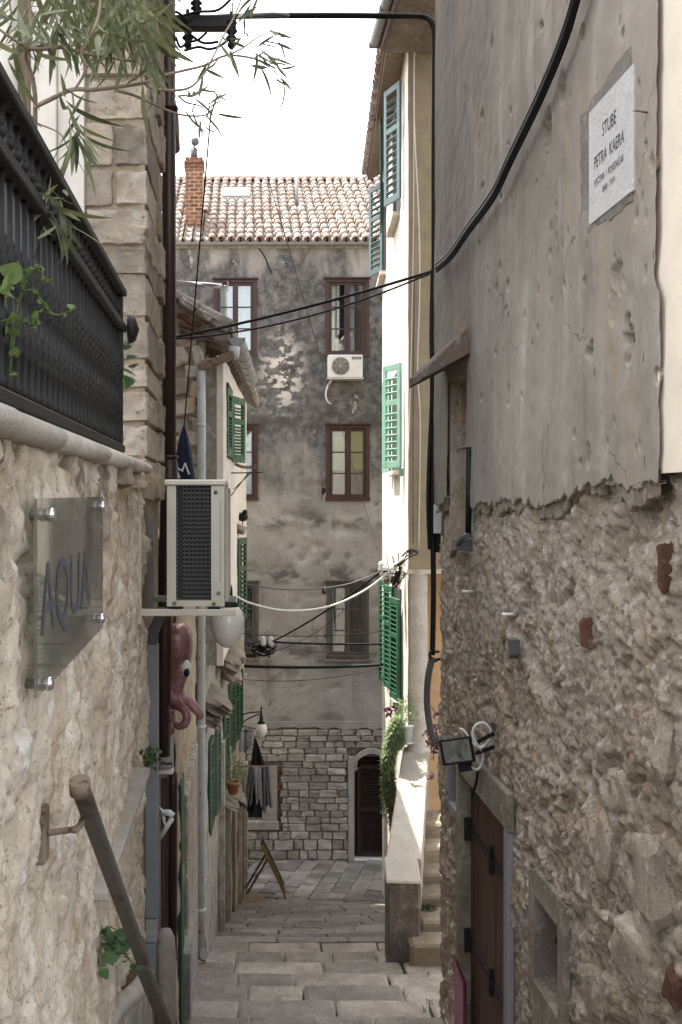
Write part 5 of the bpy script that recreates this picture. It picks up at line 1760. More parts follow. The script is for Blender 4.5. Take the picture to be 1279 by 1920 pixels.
# white corner strip
MB().box(XA(YA) + .115, XA(YA) + JT + .02, YA - .055, YA + .06, -1.6, 1.42).build('corner_strip', M['white'], gh, bevel=.006)
# roof: slab, verge tiles, eave tiles
gr_ = thing('roof', None, None, (0, 0, 0)); gr_.parent = gh
OV = .22
MB().prism([(-5, YA - .1, zr(-5) - .02), (-.10, YA - .09, zr(-.10) - .02), (XA(YAE) + OV, YAE, zr(-.10) - .02), (-4.6, YAE, zr(-5) - .02)], (0, 0, .05)).build('roof_deck', M['darkcem'], gr_)
vt = tile_mesh(.085, .072, .46, .018, 6); vme = vt.mesh('roof_tile'); vme.materials.append(M['tile']); vpale = vme.copy(); vpale.materials[0] = M['lichen']
ex = .36
for row_, y_ in enumerate(np.arange(YA - .1, YAE, .19)):
    s = 0
    nn = 6 if row_ < 3 else 2
    xe = XA(max(y_, YA)) + OV + .02
    for q in range(nn):
        xx = xe - q * ex * math.cos(math.atan(.6))
        inst('roof_tile', vme if row_ else vpale, gr_, (xx, y_, zr(-.10) - .0 + q * ex * math.sin(math.atan(.6)) + .03 + random.uniform(-.01, .01)), (math.atan(.6) - .04, 0, PI / 2 + random.uniform(-.05, .05)))
# verge edge stones, mossy
for i in range(7):
    x = -.22 - i * .16
    inst('stone', random.choice(with_mat(ROCK, M['lichen'])), gr_, (x, YA - .13, zr(x) - .02), (0, .54, 0), (.17, .14, .07))
for i in range(10):
    y_ = YA + .12 + i * .33
    MB().bar((XA(y_) - .05, y_, 1.58), (XA(y_) + OV - .02, y_, 1.50), .05, .06).build('rafter', M['wood'], gr_)
# eave gutter
eg = MB()
gy0, gy1 = YA - .12, 13.2
prf = [(.075 * math.cos(PI + PI * i / 10), .075 * math.sin(PI + PI * i / 10)) for i in range(11)]
gx = lambda y: XA(y) + OV + .10
nseg = 18
for i in range(nseg):
    ya_, yb_ = gy0 + (gy1 - gy0) * i / nseg, gy0 + (gy1 - gy0) * (i + 1) / nseg
    n0 = len(eg.v)
    eg.add([(gx(ya_) + a, ya_, 1.58 + b) for a, b in prf] + [(gx(yb_) + a, yb_, 1.58 + b) for a, b in prf], [(k_, k_ + 1, 12 + k_, 11 + k_) for k_ in range(10)], True)
    if i % 3 == 0: eg.tube([(gx(ya_) + a * 1.05, ya_, 1.58 + b * 1.05) for a, b in prf], .006, 4, False)
eg.add([(gx(gy0) + a, gy0, 1.58 + b) for a, b in prf], [tuple(range(11))])
eg.build('gutter', M['zinc'], gr_)
gp = thing('downpipe', 'pale blue rusting downpipe with a slanting rusty spout on the stone gable', 'downpipe', (-.40, 9.78, gz(9.8)))
MB().tube([P(440, 650, 9.75), P(438, 672, 9.75)], .055, 12).build('outlet', M['palepipe'], gp)
MB().bar(P(440, 664, 9.74), P(372, 692, 9.74), .09, .075).build('spout', M['rust'], gp, bevel=.01)
MB().tube([P(377, 690, 9.74), P(378, 800, 9.74), P(376, 1788, 9.74)], .043, 14).build('pipe', M['palepipe'], gp)
for py in (800, 1000, 1365, 1708): 
    q_ = P(377, py, 9.74); MB().tube([q_, q_ + Vector((0, 0, .03))], .050, 14).build('collar', M['palepipe'], gp)
MB().tube(smooth_path([P(376, 1775, 9.74), P(377, 1786, 9.73), P(383, 1790, 9.66)]), [.046] * 13, 12).build('shoe', M['zinc'], gp)

# shutters on the lane side
def left_shutter(px, Y, y0, y1, wd, deg, mf, n=14, label=None):
    j = JT if y1 < 1200 else 0
    zb, zt = P(0, y1, Y).z, P(0, y0, Y).z
    s = shutter_local(wd, zt - zb, mf, None, n=n, label=label)
    put(s, gh, (XA(Y) + .02 + j, Y, zb), math.radians(deg))
    return s
left_shutter(0, 10.55, 725, 855, .34, 82, 'greenl')
left_shutter(0, 11.4, 742, 866, .40, 69, 'greenl')
left_shutter(0, 12.6, 1010, 1168, .44, 76, 'greenp')
left_shutter(0, 10.3, 1150, 1225, .30, 84, 'greenp')
left_shutter(0, 10.3, 1392, 1562, .34, 84, 'greenp')
left_shutter(0, 11.15, 1372, 1530, .36, 83, 'greenp')
left_shutter(0, 12.4, 1335, 1482, .40, 81, 'greenp')
left_shutter(0, 13.4, 1285, 1420, .42, 79, 'greenp')
left_shutter(0, 14.4, 1270, 1398, .42, 79, 'greenp')
left_shutter(0, 15.6, 1262, 1375, .42, 80, 'greenp')
for Y, y0, y1 in ((11.0, 725, 860), (13.1, 1010, 1168), (10.8, 1392, 1545), (13.0, 1335, 1480), (15.0, 1270, 1390)):
    MB().obox((XA(Y) + .006 + (JT if y1 < 1200 else 0), Y, P(0, (y0 + y1) / 2, Y).z), (.012, 0, 0), (.045 * .4, .4, 0), (0, 0, P(0, y0, Y).z / 2 - P(0, y1, Y).z / 2)).build('window', M['dark'], gh)
# broken stone canopies and sills that project over the lane
cst = with_mat(rock_variants(6, 4, .14, .08, 500, .07), M['canopy'])
for px, py, Y, sx, sy, sz in ((404, 1305, 10.4, .36, .9, .20), (396, 1335, 10.3, .26, .7, .16), (430, 1235, 11.8, .30, .9, .20), (442, 1262, 12.4, .26, .8, .16), (448, 1222, 13.2, .28, .8, .16), (440, 1478, 13.0, .34, .9, .10), (432, 1492, 12.6, .28, .8, .08), (446, 985, 13.0, .26, .9, .12)):
    q_ = P(px, py, Y)
    inst('stone_canopy', random.choice(cst), gh, (q_.x - .06, q_.y, q_.z), (0, .45, .05), (sx, sy, sz * .8))
for Y in (12.0, 14.2, 16.6):
    MB().box(XA(Y) + .0, XA(Y) + .05, Y, Y + .8, gz(Y) - .1, gz(Y) + 2.0).build('door', M['wood'] if Y > 13 else M['darkcem'], gh, bevel=.006)
for Y in (11.7, 12.85, 15.6, 17.5):
    MB().box(XA(Y) - .0, XA(Y) + .075, Y, Y + .16, gz(Y) - .2, gz(Y) + 2.2).build('door_jamb', M['dirty'], gh, bevel=.01)
# tiles over the middle window and the pigeon
for i in range(3):
    q_ = P(438 + i * 4, 978 - i * 2, 13.0)
    inst('roof_tile', vme, gh, tuple(q_), (.5, 0, PI / 2), (1, 1, 1))
pg = MB()
q_ = P(455, 969, 13.0)
pg.ball(q_, .075, 10, (1.0, 1.5, .8)); pg.ball(q_ + Vector((.03, -.09, .06)), .035, 8); pg.ball(q_ + Vector((-.02, .13, -.02)), .04, 8, (.8, 2.0, .3)); pg.ball(q_ + Vector((.035, -.13, .055)), .010, 6, (.6, 2, .6))
pg.tube([q_ + Vector((0, .0, -.05)), q_ + Vector((0, 0, -.10))], .008, 5)
tag(pg.build('pigeon', M['black']), 'dark pigeon perched on the little tiled canopy', 'bird')

# drying rack of black wire under the upper shutter
rk2 = thing('drying_rack', 'black wire drying rack sticking out under the upper green shutters', 'drying rack', tuple(P(450, 888, 11.5)))
rr = MB()
for dy in (0, .5):
    rr.tube([P(428, 887, 11.3 + dy), P(492, 886, 11.3 + dy)], .007, 6)
rr.tube([P(470, 885, 11.3), P(470, 885, 11.8)], .006, 6)
rr.build('wire_arm', M['black'], rk2)
rr = MB().tube([P(466, 887, 11.3), P(429, 935, 11.3)], .006, 6).tube([P(470, 887, 11.8), P(430, 925, 11.8)], .006, 6); rr.build('strut', M['black'], rk2)
cn = MB()
for i in range(14):
    q_ = P(438 + i * 3.1, 872 + (i - 6) ** 2 * -.12 + i * .6, 11.9)
    cn.tube([q_ + Vector((.02 * math.cos(k_ * PI / 3), .004 * (i % 2), .015 * math.sin(k_ * PI / 3))) for k_ in range(7)], .006, 4, False)
tag(cn.build('chain', M['rust'], kind='thing'), 'rusty chain hanging from the foot of the open green shutter', 'chain')

# metal awning pole that projects in front of the sooty house
tag(MB().tube([P(318, 530, 8.6), P(416, 536, 8.6)], .021, 12).tube([P(416, 536, 8.6), P(428, 537, 8.6)], .006, 6).tube([P(427, 528, 8.6), P(427, 546, 8.6)], .004, 5).build('awning_pole', M['steel']), 'shiny steel tube pointing out past the brown downpipe', 'pole')

# ================================================================== OCTOPUS SIGN FIGURE
def skin_body(name, verts, edges, radii, m, parent, root=0, sub=2):
    me = bpy.data.meshes.new(name)
    ofs = origin(parent)
    me.from_pydata([tuple(Vector(v) - ofs) for v in verts], edges, [])
    o = bpy.data.objects.new(name, me)
    link(o, parent)
    sk = o.modifiers.new('skin', 'SKIN'); sk.use_smooth_shade = True
    for i, r in enumerate(radii): me.skin_vertices[0].data[i].radius = (r, r)
    me.skin_vertices[0].data[root].use_root = True
    ss = o.modifiers.new('sub', 'SUBSURF'); ss.levels = sub; ss.render_levels = sub
    bpy.context.view_layer.update()
    dg = bpy.context.evaluated_depsgraph_get()
    me2 = bpy.data.meshes.new_from_object(o.evaluated_get(dg))
    o.modifiers.clear()
    o.data = me2
    if not me2.materials: me2.materials.append(m)
    else: me2.materials[0] = m
    for p_ in me2.polygons: p_.use_smooth = True
    return o
YO = 6.75
oc = thing('octopus_figure', 'glossy pink octopus figure with yellow rings and a bulging white eye on the wall', 'figure', tuple(P(320, 1370, YO)))
V_, E_, R_ = [], [], []
def chain(pts, rads, start=None):
    prev = start
    for p_, r_ in zip(pts, rads):
        V_.append(p_); R_.append(r_)
        if prev is not None: E_.append((prev, len(V_) - 1))
        prev = len(V_) - 1
    return prev
chain([P(326, 1292, YO), P(333, 1258, YO), P(332, 1218, YO), P(331, 1185, YO), P(326, 1166, YO)], [.055, .085, .118, .118, .080])
t_ = chain([P(330, 1305, YO), P(350, 1312, YO - .03), P(368, 1330, YO - .05), P(378, 1342, YO - .05), P(372, 1347, YO - .03)], [.05, .04, .036, .033, .026], 0)
chain([P(326, 1318, YO - .04), P(342, 1325, YO - .10), P(352, 1340, YO - .12), P(348, 1358, YO - .12), P(334, 1364, YO - .10), P(326, 1356, YO - .08)], [.05, .036, .032, .03, .026, .02], 0)
chain([P(318, 1320, YO), P(316, 1345, YO), P(314, 1365, YO - .02), P(326, 1372, YO - .06)], [.05, .045, .036, .024], 0)
chain([P(312, 1318, YO + .05), P(308, 1345, YO + .02), P(306, 1362, YO)], [.045, .036, .024], 0)
ocb = skin_body('body', V_, E_, R_, M['pink'], oc)
from mathutils.bvhtree import BVHTree
oo = origin(oc)
bvh = BVHTree.FromPolygons([v.co + oo for v in ocb.data.vertices], [p_.vertices[:] for p_ in ocb.data.polygons])
def on_body(px, py):
    h = bvh.ray_cast(Vector((0, 0, 0)), P(px, py, 1).normalized())
    return h[0] if h[0] is not None else P(px, py, YO - .05)
eq = on_body(346, 1254)
MB().ball(eq + Vector((.008, .014, 0)), .05, 14, (.7, .8, 1.25)).build('eye', M['eye'], oc)
MB().ball(eq + Vector((.014, -.018, -.022)), .024, 10, (.8, .6, 1.3)).build('pupil', M['black'], oc)
for i, (px, py) in enumerate(((326, 1178), (323, 1190), (331, 1184), (325, 1205), (329, 1219), (323, 1236), (333, 1238), (321, 1250), (331, 1252), (321, 1266), (329, 1272), (315, 1354), (320, 1366), (313, 1362), (345, 1322))):
    q_ = on_body(px, py) + Vector((0, -.003, 0))
    MB().tube([q_ + Vector((.013 * math.cos(2 * PI * k_ / 12), .003 * math.cos(2 * PI * k_ / 12), .015 * math.sin(2 * PI * k_ / 12))) for k_ in range(13)], .0045, 5, False).build('ring', M['yellow'], oc)

# ================================================================== LAUNDRY
def cloth(name, label, cat, quad, m, folds=5, amp=.03, nu=20, nv=14, group=None, taper=None, jag=0):
    """quad: top-left, top-right, bottom-right, bottom-left"""
    a, b, c_, d = [Vector(q) for q in quad]
    pts = np.zeros((nu + 1, nv + 1, 3))
    for i in range(nu + 1):
        u = i / nu
        for j in range(nv + 1):
            v = j / nv
            p_ = a.lerp(b, u).lerp(d.lerp(c_, u), v)
            p_.y += amp * (v ** .6) * math.sin(u * folds * 2 * PI + 1.3 * v) + amp * .4 * math.sin(u * folds * 4.4 + 3 * v)
            p_.z += jag * v * math.sin(u * 9 + folds)
            pts[i, j] = p_
    o = grid_obj(name, pts, m)
    md = o.modifiers.new('thick', 'SOLIDIFY'); md.thickness = .006
    return tag(o, label, cat, group)
YL = 15.2
dk = thing('clothes_pole', 'dark pole carrying the grey laundry outside the far green shutters', 'pole', tuple(P(470, 1437, YL)))
MB().tube([P(434, 1437, YL), P(503, 1437, YL)], .014, 8).tube([P(434, 1437, YL + .4), P(503, 1437, YL + .4)], .010, 8).build('bar', M['wood'], dk)
MB().tube([P(503, 1437, YL - .02), P(503, 1437, YL + .42)], .010, 8).build('end_bar', M['iron'], dk)
cloth('dark_grey_trousers', 'dark grey cloth hanging nearest the shutters on the laundry pole', 'laundry', [P(466, 1438, YL), P(478, 1438, YL), P(472, 1508, YL), P(458, 1518, YL)], M['clothg'], 2, .03)
cloth('black_vest', 'black garment hanging low between the grey clothes on the pole', 'laundry', [P(472, 1438, YL + .1), P(492, 1438, YL + .1), P(476, 1528, YL + .1), P(463, 1520, YL + .1)], M['clothb'], 2, .03)
cloth('pale_grey_shirt', 'pale grey shirt hanging in the middle of the laundry pole', 'laundry', [P(474, 1438, YL - .03), P(489, 1438, YL - .03), P(491, 1508, YL - .03), P(480, 1500, YL - .03)], M['clothl'], 3, .025, jag=.05)
cloth('grey_trousers', 'pair of grey trousers hanging at the free end of the laundry pole', 'laundry', [P(491, 1438, YL), P(504, 1438, YL), P(511, 1508, YL), P(493, 1520, YL)], M['clothg'], 3, .03, jag=.04)
cloth('black_towel', 'black towel draped over the pole in a tall triangle under the small globe lamp', 'laundry', [P(477, 1384, YL + .2), P(480, 1384, YL + .2), P(497, 1436, YL + .2), P(470, 1436, YL + .2)], M['clothb'], 2, .02)
uk = thing('clothes_rack', 'small rack of pale laundry beside the far globe lamp', 'drying rack', tuple(P(463, 1372, 15.9)))
MB().tube([P(447, 1371, 15.9), P(476, 1371, 15.9)], .012, 6).tube([P(448, 1360, 16.1), P(478, 1366, 16.1)], .008, 6).build('bar', M['iron'], uk)
cl3 = [(449, 458, 1408, 'clothw'), (458, 464, 1410, 'clothg'), (464, 470, 1404, 'clothl'), (470, 476, 1396, 'clothw')]
words = ['lilac white cloth nearest the wall on the small upper rack', 'grey cloth between two pale ones on the small upper rack', 'pale grey cloth on the small upper rack beside the end cloth', 'short lilac cloth at the free end of the small upper rack']
for (xa_, xb_, yb_, m_), wd_ in zip(cl3, words):
    cloth('hanging_cloth', wd_, 'laundry', [P(xa_, 1366, 15.9), P(xb_ - 1, 1366, 15.9), P(xb_ - 1, yb_, 15.9), P(xa_, yb_ + 2, 15.9)], M[m_], 1.5, .02, 8, 8)
# potted plant on the sill
fp = thing('flower_pot', 'terracotta pot with a bushy plant on the ledge under green shutters', 'potted plant', tuple(P(437, 1488, 12.4)))
q_ = P(437, 1484, 12.4)
MB().lathe([(.055, -.03), (.08, .09), (.088, .09), (.088, .12), (.07, .12), (.068, .08)], 14, q_).build('pot', M['terra'], fp)
sp = leaf_mesh(.05, .012, .3, .1, 3)
fo = MB()
def scatter(mb, src, c, rad, n, sc=(.7, 1.2), up=.3):
    for i in range(n):
        v = Vector((random.gauss(0, 1), random.gauss(0, 1), random.gauss(0, 1))).normalized() * (random.random() ** .4)
        p_ = Vector(c) + Vector((v.x * rad[0], v.y * rad[1], v.z * rad[2]))
        d = (v + Vector((0, 0, up)) + Vector((random.gauss(0, .4), random.gauss(0, .4), random.gauss(0, .4)))).normalized()
        mt = Matrix.Translation(p_) @ (d.to_track_quat('Y', 'Z') @ Euler((0, random.uniform(-PI, PI), 0)).to_quaternion()).to_matrix().to_4x4() @ Matrix.Scale(random.uniform(*sc), 4)
        n0 = len(mb.v)
        mb.v += [tuple(mt @ Vector(v_)) for v_ in src.v]; mb.f += [tuple(k_ + n0 for k_ in f) for f in src.f]; mb.sm += src.sm
scatter(fo, sp, q_ + Vector((.0, 0, .26)), (.15, .18, .16), 260)
fo.build('foliage', M['herb'], fp)

# ================================================================== PLANTS ON THE STAIR PARAPET
rm = thing('rosemary_plant', 'trailing bright green rosemary cascading over the edge of the stair parapet', 'plant', tuple(P(735, 1400, 12.2)))
nd = leaf_mesh(.062, .014, .15, .1, 2)
fo, stm = MB(), MB()
stems = []
for i in range(70):
    x0 = random.uniform(738, 762); y0 = random.uniform(1345, 1400)
    x1 = random.uniform(716, 738) if i % 3 else random.uniform(722, 736); ln = random.uniform(.25, 1.0)
    y1 = y0 + (1555 - y0) * ln
    Yd = 12.1 + random.uniform(-.25, .25)
    pth = smooth_path([P(x0, y0, Yd + .1), P((x0 * .6 + x1 * .4) - 4, y0 + (y1 - y0) * .12 - 6, Yd), P(x1, y0 + (y1 - y0) * .5, Yd), P(x1 + random.uniform(-4, 6) + 4 * ln, y1, Yd)], 5)
    stm.tube(pth, .004, 4, False)
    for p_, q2 in zip(pth[:-1], pth[1:]):
        for k_ in range(9):
            pt = p_.lerp(q2, random.random())
            d = ((q2 - p_).normalized() * .5 + Vector((random.gauss(0, 1), random.gauss(0, 1), random.gauss(0, .6)))).normalized()
            mt = Matrix.Translation(pt) @ (d.to_track_quat('Y', 'Z')).to_matrix().to_4x4() @ Matrix.Scale(random.uniform(.7, 1.3), 4)
            n0 = len(fo.v)
            fo.v += [tuple(mt @ Vector(v_)) for v_ in nd.v]; fo.f += [tuple(z_ + n0 for z_ in f) for f in nd.f]; fo.sm += nd.sm
stm.build('stems', M['bark'], rm, kind='stuff')
fo.build('needles', M['herb'], rm, kind='stuff')
wp_ = thing('flower_pot', 'white flower pot with a leafy plant standing on the parapet beside the column', 'potted plant', tuple(P(762, 1394, 12.35)))
q_ = P(760, 1392, 12.35)
MB().lathe([(.075, 0), (.10, .19), (.115, .20), (.115, .225), (.095, .225), (.09, .18)], 18, q_).build('pot', M['acwhite'], wp_)
MB().lathe([(.085, -.012), (.105, .0), (.105, .012), (.09, .012)], 18, q_).build('saucer', M['acwhite'], wp_)
fo = MB(); scatter(fo, leaf_mesh(.06, .014, .2, .1, 3), q_ + Vector((0, 0, .36)), (.16, .15, .17), 240); fo.build('foliage', M['herb'], wp_)
pu = thing('purple_plant', 'trailing purple leaved plant between the column and the rough stone corner', 'plant', tuple(P(812, 1400, 11.8)))
pl_ = leaf_mesh(.10, .045, .2, .25, 5)
pm = pl_.mesh('leaf'); pm.materials.append(M['purple'])
stm = MB()
for i in range(15):
    a = P(random.uniform(803, 820), random.uniform(1330, 1400), 11.7)
    b = a + Vector((random.uniform(-.08, .08), random.uniform(-.1, .1), random.uniform(-.35, .02)))
    stm.tube(smooth_path([a, a.lerp(b, .5) + Vector((0, -.05, .05)), b], 3), .005, 4, False)
    for k_ in range(4):
        place_leaf(pm, pu, a.lerp(b, random.random()), (random.uniform(-1, 1), random.uniform(-1, .3), random.uniform(-.6, .6)), random.uniform(.5, 1))
for x_, y_ in ((814, 1455), (806, 1325), (735, 1332), (728, 1336), (742, 1330)):
    for k_ in range(5): place_leaf(pm, pu if x_ > 800 else wp_, P(x_, y_, 11.8), (random.uniform(-1, 1), random.uniform(-.6, .3), random.uniform(-1, .6)), random.uniform(.5, 1))
stm.build('stem', M['purple'], pu, kind='stuff')
ms = MB(); scatter(ms, leaf_mesh(.03, .012, .2, .1, 2), P(800, 1706, 10.2), (.12, .06, .03), 160, up=1); tag(ms.build('moss_tuft', M['ivy'], kind='stuff'), 'green tuft growing on the worn outer steps')

# ================================================================== OLEANDER
ol = thing('oleander', 'oleander bush with long narrow leaves leaning over the iron railing', 'shrub', (-1.15, 3.2, .19))
ole = []
for (L, W, bd) in ((.135, .016, .25), (.12, .014, .55), (.15, .015, .12), (.105, .016, .35), (.13, .013, .85), (.11, .012, -.25), (.14, .014, .65), (.095, .013, .1)):
    me = leaf_mesh(L, W, bd, .25, 6).mesh('leaf'); me.materials.append(M['leaf']); ole.append(me)
YO_ = 3.0
paths = [
    ([(60, 420, 2.9), (66, 180, 2.85), (48, 98, 2.8), (110, 88, 2.8), (150, 98, 2.8), (200, 107, 2.85), (250, 115, 2.9)], .011),
    ([(66, 200, 2.85), (95, 186, 2.8), (135, 168, 2.8), (175, 168, 2.85), (220, 163, 2.95), (270, 155, 3.05), (300, 143, 3.1), (345, 132, 3.2), (385, 122, 3.25), (424, 104, 3.3), (478, 110, 3.4), (516, 128, 3.45)], .010),
    ([(150, 98, 2.8), (165, 75, 2.8), (185, 30, 2.8), (190, -30, 2.8)], .009),
    ([(150, 98, 2.8), (160, 130, 2.8), (145, 160, 2.8), (135, 168, 2.8)], .008),
    ([(270, 155, 3.05), (290, 167, 3.1), (348, 167, 3.15), (379, 143, 3.2), (398, 110, 3.2), (419, 67, 3.25), (440, 30, 3.3), (455, -10, 3.3)], .007),
    ([(220, 170, 2.95), (250, 178, 3.0), (290, 196, 3.05), (335, 214, 3.1), (379, 217, 3.15), (398, 208, 3.15)], .007),
    ([(335, 180, 3.12), (350, 192, 3.12), (378, 200, 3.15), (392, 222, 3.15)], .005),
    ([(424, 104, 3.3), (452, 92, 3.3), (480, 72, 3.35), (512, 55, 3.4)], .005),
    ([(478, 110, 3.4), (508, 128, 3.42), (530, 150, 3.45)], .004),
    ([(110, 88, 2.8), (60, 92, 2.75), (20, 70, 2.7), (-20, 40, 2.7)], .009),
    ([(48, 98, 2.8), (58, 50, 2.8), (52, -20, 2.8)], .010),
    ([(250, 115, 2.9), (262, 90, 2.9), (272, 40, 2.9), (268, -20, 2.9)], .008),
    ([(135, 168, 2.8), (138, 205, 2.8), (130, 232, 2.8), (150, 262, 2.8)], .004),
    ([(66, 230, 2.85), (112, 250, 2.8), (128, 280, 2.8)], .004),
    ([(66, 380, 2.9), (90, 372, 2.65), (118, 372, 2.6)], .005),
    ([(66, 420, 2.9), (80, 400, 2.6), (102, 400, 2.55)], .005),
]
tips = []
for pth, r in paths:
    pts = smooth_path([P(*p_) for p_ in pth], 4)
    n = len(pts)
    MB().tube(pts, [r * .68 * (1 - .55 * i / n) for i in range(n)], 7).build('branch', M['bark'], ol)
MB().tube(smooth_path([Vector((-1.15, 3.2, .19)), Vector((-.9, 3.1, .6)), P(60, 420, 2.9)], 5), .02, 8).build('trunk', M['bark'], ol)
random.seed(21)
def whorl(px, py, Y, n, dirv, spread=.9, sc=(.7, 1.15)):
    c_ = P(px, py, Y)
    for i in range(n):
        d = Vector(dirv) + Vector((random.gauss(0, spread), random.gauss(0, spread), random.gauss(0, spread)))
        if d.length < .2: d = Vector(dirv)
        place_leaf(random.choice(ole), ol, c_ + Vector((random.gauss(0, .012), random.gauss(0, .02), random.gauss(0, .02))), d, random.uniform(*sc))
for w in ((30, 40, 2.7, 10, (0, 0, -.9)), (60, 30, 2.8, 10, (.2, 0, -.8)), (85, 60, 2.8, 9, (.1, 0, -1)), (110, 40, 2.8, 9, (0, 0, -1)), (130, 70, 2.8, 8, (.2, 0, -.8)), (60, 80, 2.75, 8, (0, 0, -.9)),
          (170, 40, 2.8, 8, (.1, -.2, -1)), (195, 50, 2.85, 12, (.1, 0, -1)), (215, 30, 2.9, 12, (.1, 0, -1)), (235, 60, 2.9, 12, (.1, 0, -1)), (262, 40, 2.9, 14, (.2, 0, -1)), (275, 80, 2.95, 12, (.2, 0, -1)), (250, 20, 2.9, 12, (.2, 0, -.8)), (282, 60, 2.95, 5, (.1, 0, -.9)),
          (292, 110, 3.0, 7, (.1, 0, -1)), (285, 140, 3.0, 5, (.0, 0, -1)), (140, 235, 2.8, 16, (.1, 0, -1)), (150, 262, 2.8, 14, (0, 0, -.8)), (125, 180, 2.8, 7, (.3, 0, -.7)),
          (100, 370, 2.55, 15, (.1, -.1, -.8)), (88, 405, 2.55, 9, (0, 0, -1)), (110, 430, 2.5, 8, (.1, 0, -1)), (25, 100, 2.5, 7, (.1, 0, -1)), (20, 150, 2.45, 5, (.1, 0, -1))):
    whorl(*w[:3], max(3, int(w[3] * .72)), w[4], spread=.5)
for w in ((375, 135, 3.22, 3, (.6, 0, .2)), (395, 160, 3.2, 4, (.3, 0, -.6)), (385, 215, 3.15, 6, (.5, 0, -.3)), (392, 205, 3.15, 5, (.6, 0, .3)), (360, 180, 3.12, 4, (.2, 0, .3)), (350, 195, 3.12, 4, (.2, 0, -.5)), (388, 235, 3.15, 2, (0, 0, -1)),
          (440, 80, 3.3, 5, (.5, 0, .3)), (455, 60, 3.3, 4, (.3, 0, .8)), (470, 105, 3.35, 4, (.7, 0, -.2)), (500, 118, 3.4, 6, (.8, 0, -.3)), (520, 135, 3.42, 7, (.6, 0, -.6)), (505, 60, 3.4, 6, (.7, 0, -.2)), (485, 80, 3.35, 4, (.6, 0, .1)), (425, 100, 3.3, 4, (.2, 0, -.8)), (445, 30, 3.3, 6, (.2, 0, .6)), (365, 150, 3.2, 2, (0, 0, -1))):
    whorl(*w, spread=.38, sc=(.5, .85))
bk_ = MB()
src = leaf_mesh(.13, .016, .4, .2, 4)
scatter(bk_, src, P(110, -30, 3.3), (.26, .3, .12), 170, (.7, 1.2), -.7)
scatter(bk_, src, P(225, -10, 3.2), (.14, .3, .14), 170, (.7, 1.2), -.9)
bk_.build('rear_foliage', M['leaf'], ol, kind='stuff')
# yellow-green vine on the railing
vn = thing('vine', 'light green vine climbing through the iron railing at the picture edge', 'plant', tuple(P(30, 660, 2.25)))
vl = leaf_mesh(.06, .05, .25, .15, 5, .7).mesh('leaf'); vl.materials.append(M['leafl'])
st = MB()
for pth in ([(18, 700), (28, 620), (38, 560), (62, 545), (100, 590), (140, 580)], [(38, 560), (50, 520), (75, 500), (80, 525)], [(20, 660), (30, 600), (60, 610), (72, 585)], [(15, 560), (22, 510), (30, 500)]):
    pts = smooth_path([P(a, b, 2.2) for a, b in pth], 4)
    st.tube(pts, .0028, 5, False)
    for p_ in pts[::2]:
        for k_ in range(2): place_leaf(vl, vn, p_, (random.uniform(-1, 1), random.uniform(-1, .2), random.uniform(-.8, .8)), random.uniform(.15, .38))
for x_, y_, s_ in ((30, 525, 1.1), (24, 555, 1.0), (42, 520, .9), (35, 590, .8), (20, 610, .7), (28, 650, .5)):
    place_leaf(vl, vn, P(x_, y_, 2.18), (random.uniform(-.5, .5), -.5, random.uniform(-1, .2)), s_)
st.build('stem', M['leafl'], vn, kind='stuff')
bn = thing('bindweed', 'few broad green leaves at the end of the iron railing', 'plant', tuple(P(235, 700, 4.45)))
bl = leaf_mesh(.085, .06, .2, .15, 5, .6).mesh('leaf'); bl.materials.append(M['ivy'])
for x_, y_ in ((232, 640), (226, 655), (238, 672), (232, 695), (240, 705), (222, 690), (228, 715), (250, 690)):
    place_leaf(bl, bn, P(x_, y_, 4.35), (random.uniform(-.2, .8), random.uniform(-1, 0), random.uniform(-.6, .3)), random.uniform(.7, 1.1), random.uniform(-.4, .4))
MB().tube(smooth_path([P(228, 720, 4.4), P(232, 680, 4.38), P(228, 640, 4.4), P(226, 600, 4.4)], 4), .003, 5).build('stem', M['ivy'], bn)

# ================================================================== WIRES AND FITTINGS
def cable(label, pts, r, m, k=8, name='cable', group=None, n=8):
    return tag(MB().tube(smooth_path(pts, k), r, n).build(name, m), label, 'cable', group)
BL = M['black']
Xc = D - .075
pth = [(1095, -60), (1062, 60), (1020, 165), (985, 240), (955, 302), (925, 365), (878, 430), (845, 478), (818, 503)]
def along(dx, dz, x): return [RW(a, b, x) + Vector((0, dx, dz)) for a, b in pth]
cable('thick black cable, outermost strand of the bundle sagging down the plaster wall', along(0, 0, Xc - .02), .015, BL)
cable('black cable, lower strand of the bundle sagging down the plaster wall', along(-.015, -.026, Xc), .012, BL)
cable('thin black cable, upper strand of the bundle sagging down the plaster wall', along(.02, .028, Xc), .012, BL)
YV = 7.86
cable('black cable crossing the sky to the plaster house and running down its corner', [P(330, 40, 7.4), P(430, 31, 7.5), P(600, 29, 7.6), P(740, 30, 7.75), P(790, 31, YV), P(807, 40, YV), P(814, 62, YV), P(815, 120, YV), P(814, 300, YV), P(814, 500, YV), P(813, 700, YV), P(811, 900, YV), P(813, 1100, YV), P(811, 1228, YV)], .022, BL, 6)
cable('black cable beside the white junction box on the corner', [P(818, 505, YV), P(822, 560, YV - .02), P(817, 640, YV), P(819, 760, YV), P(818, 900, YV), P(822, 1000, YV - .02), P(820, 1035, YV)], .021, BL)
cable('black cable looping out under the wall hood at the corner', [P(811, 505, YV), P(809, 620, YV), P(810, 740, YV), P(805, 860, YV - .02), P(803, 950, YV - .02), P(806, 1030, YV)], .016, BL)
cable('short black cable behind the junction box', [P(813, 800, YV), P(817, 880, YV - .03), P(809, 960, YV - .03), P(812, 1040, YV)], .011, BL)
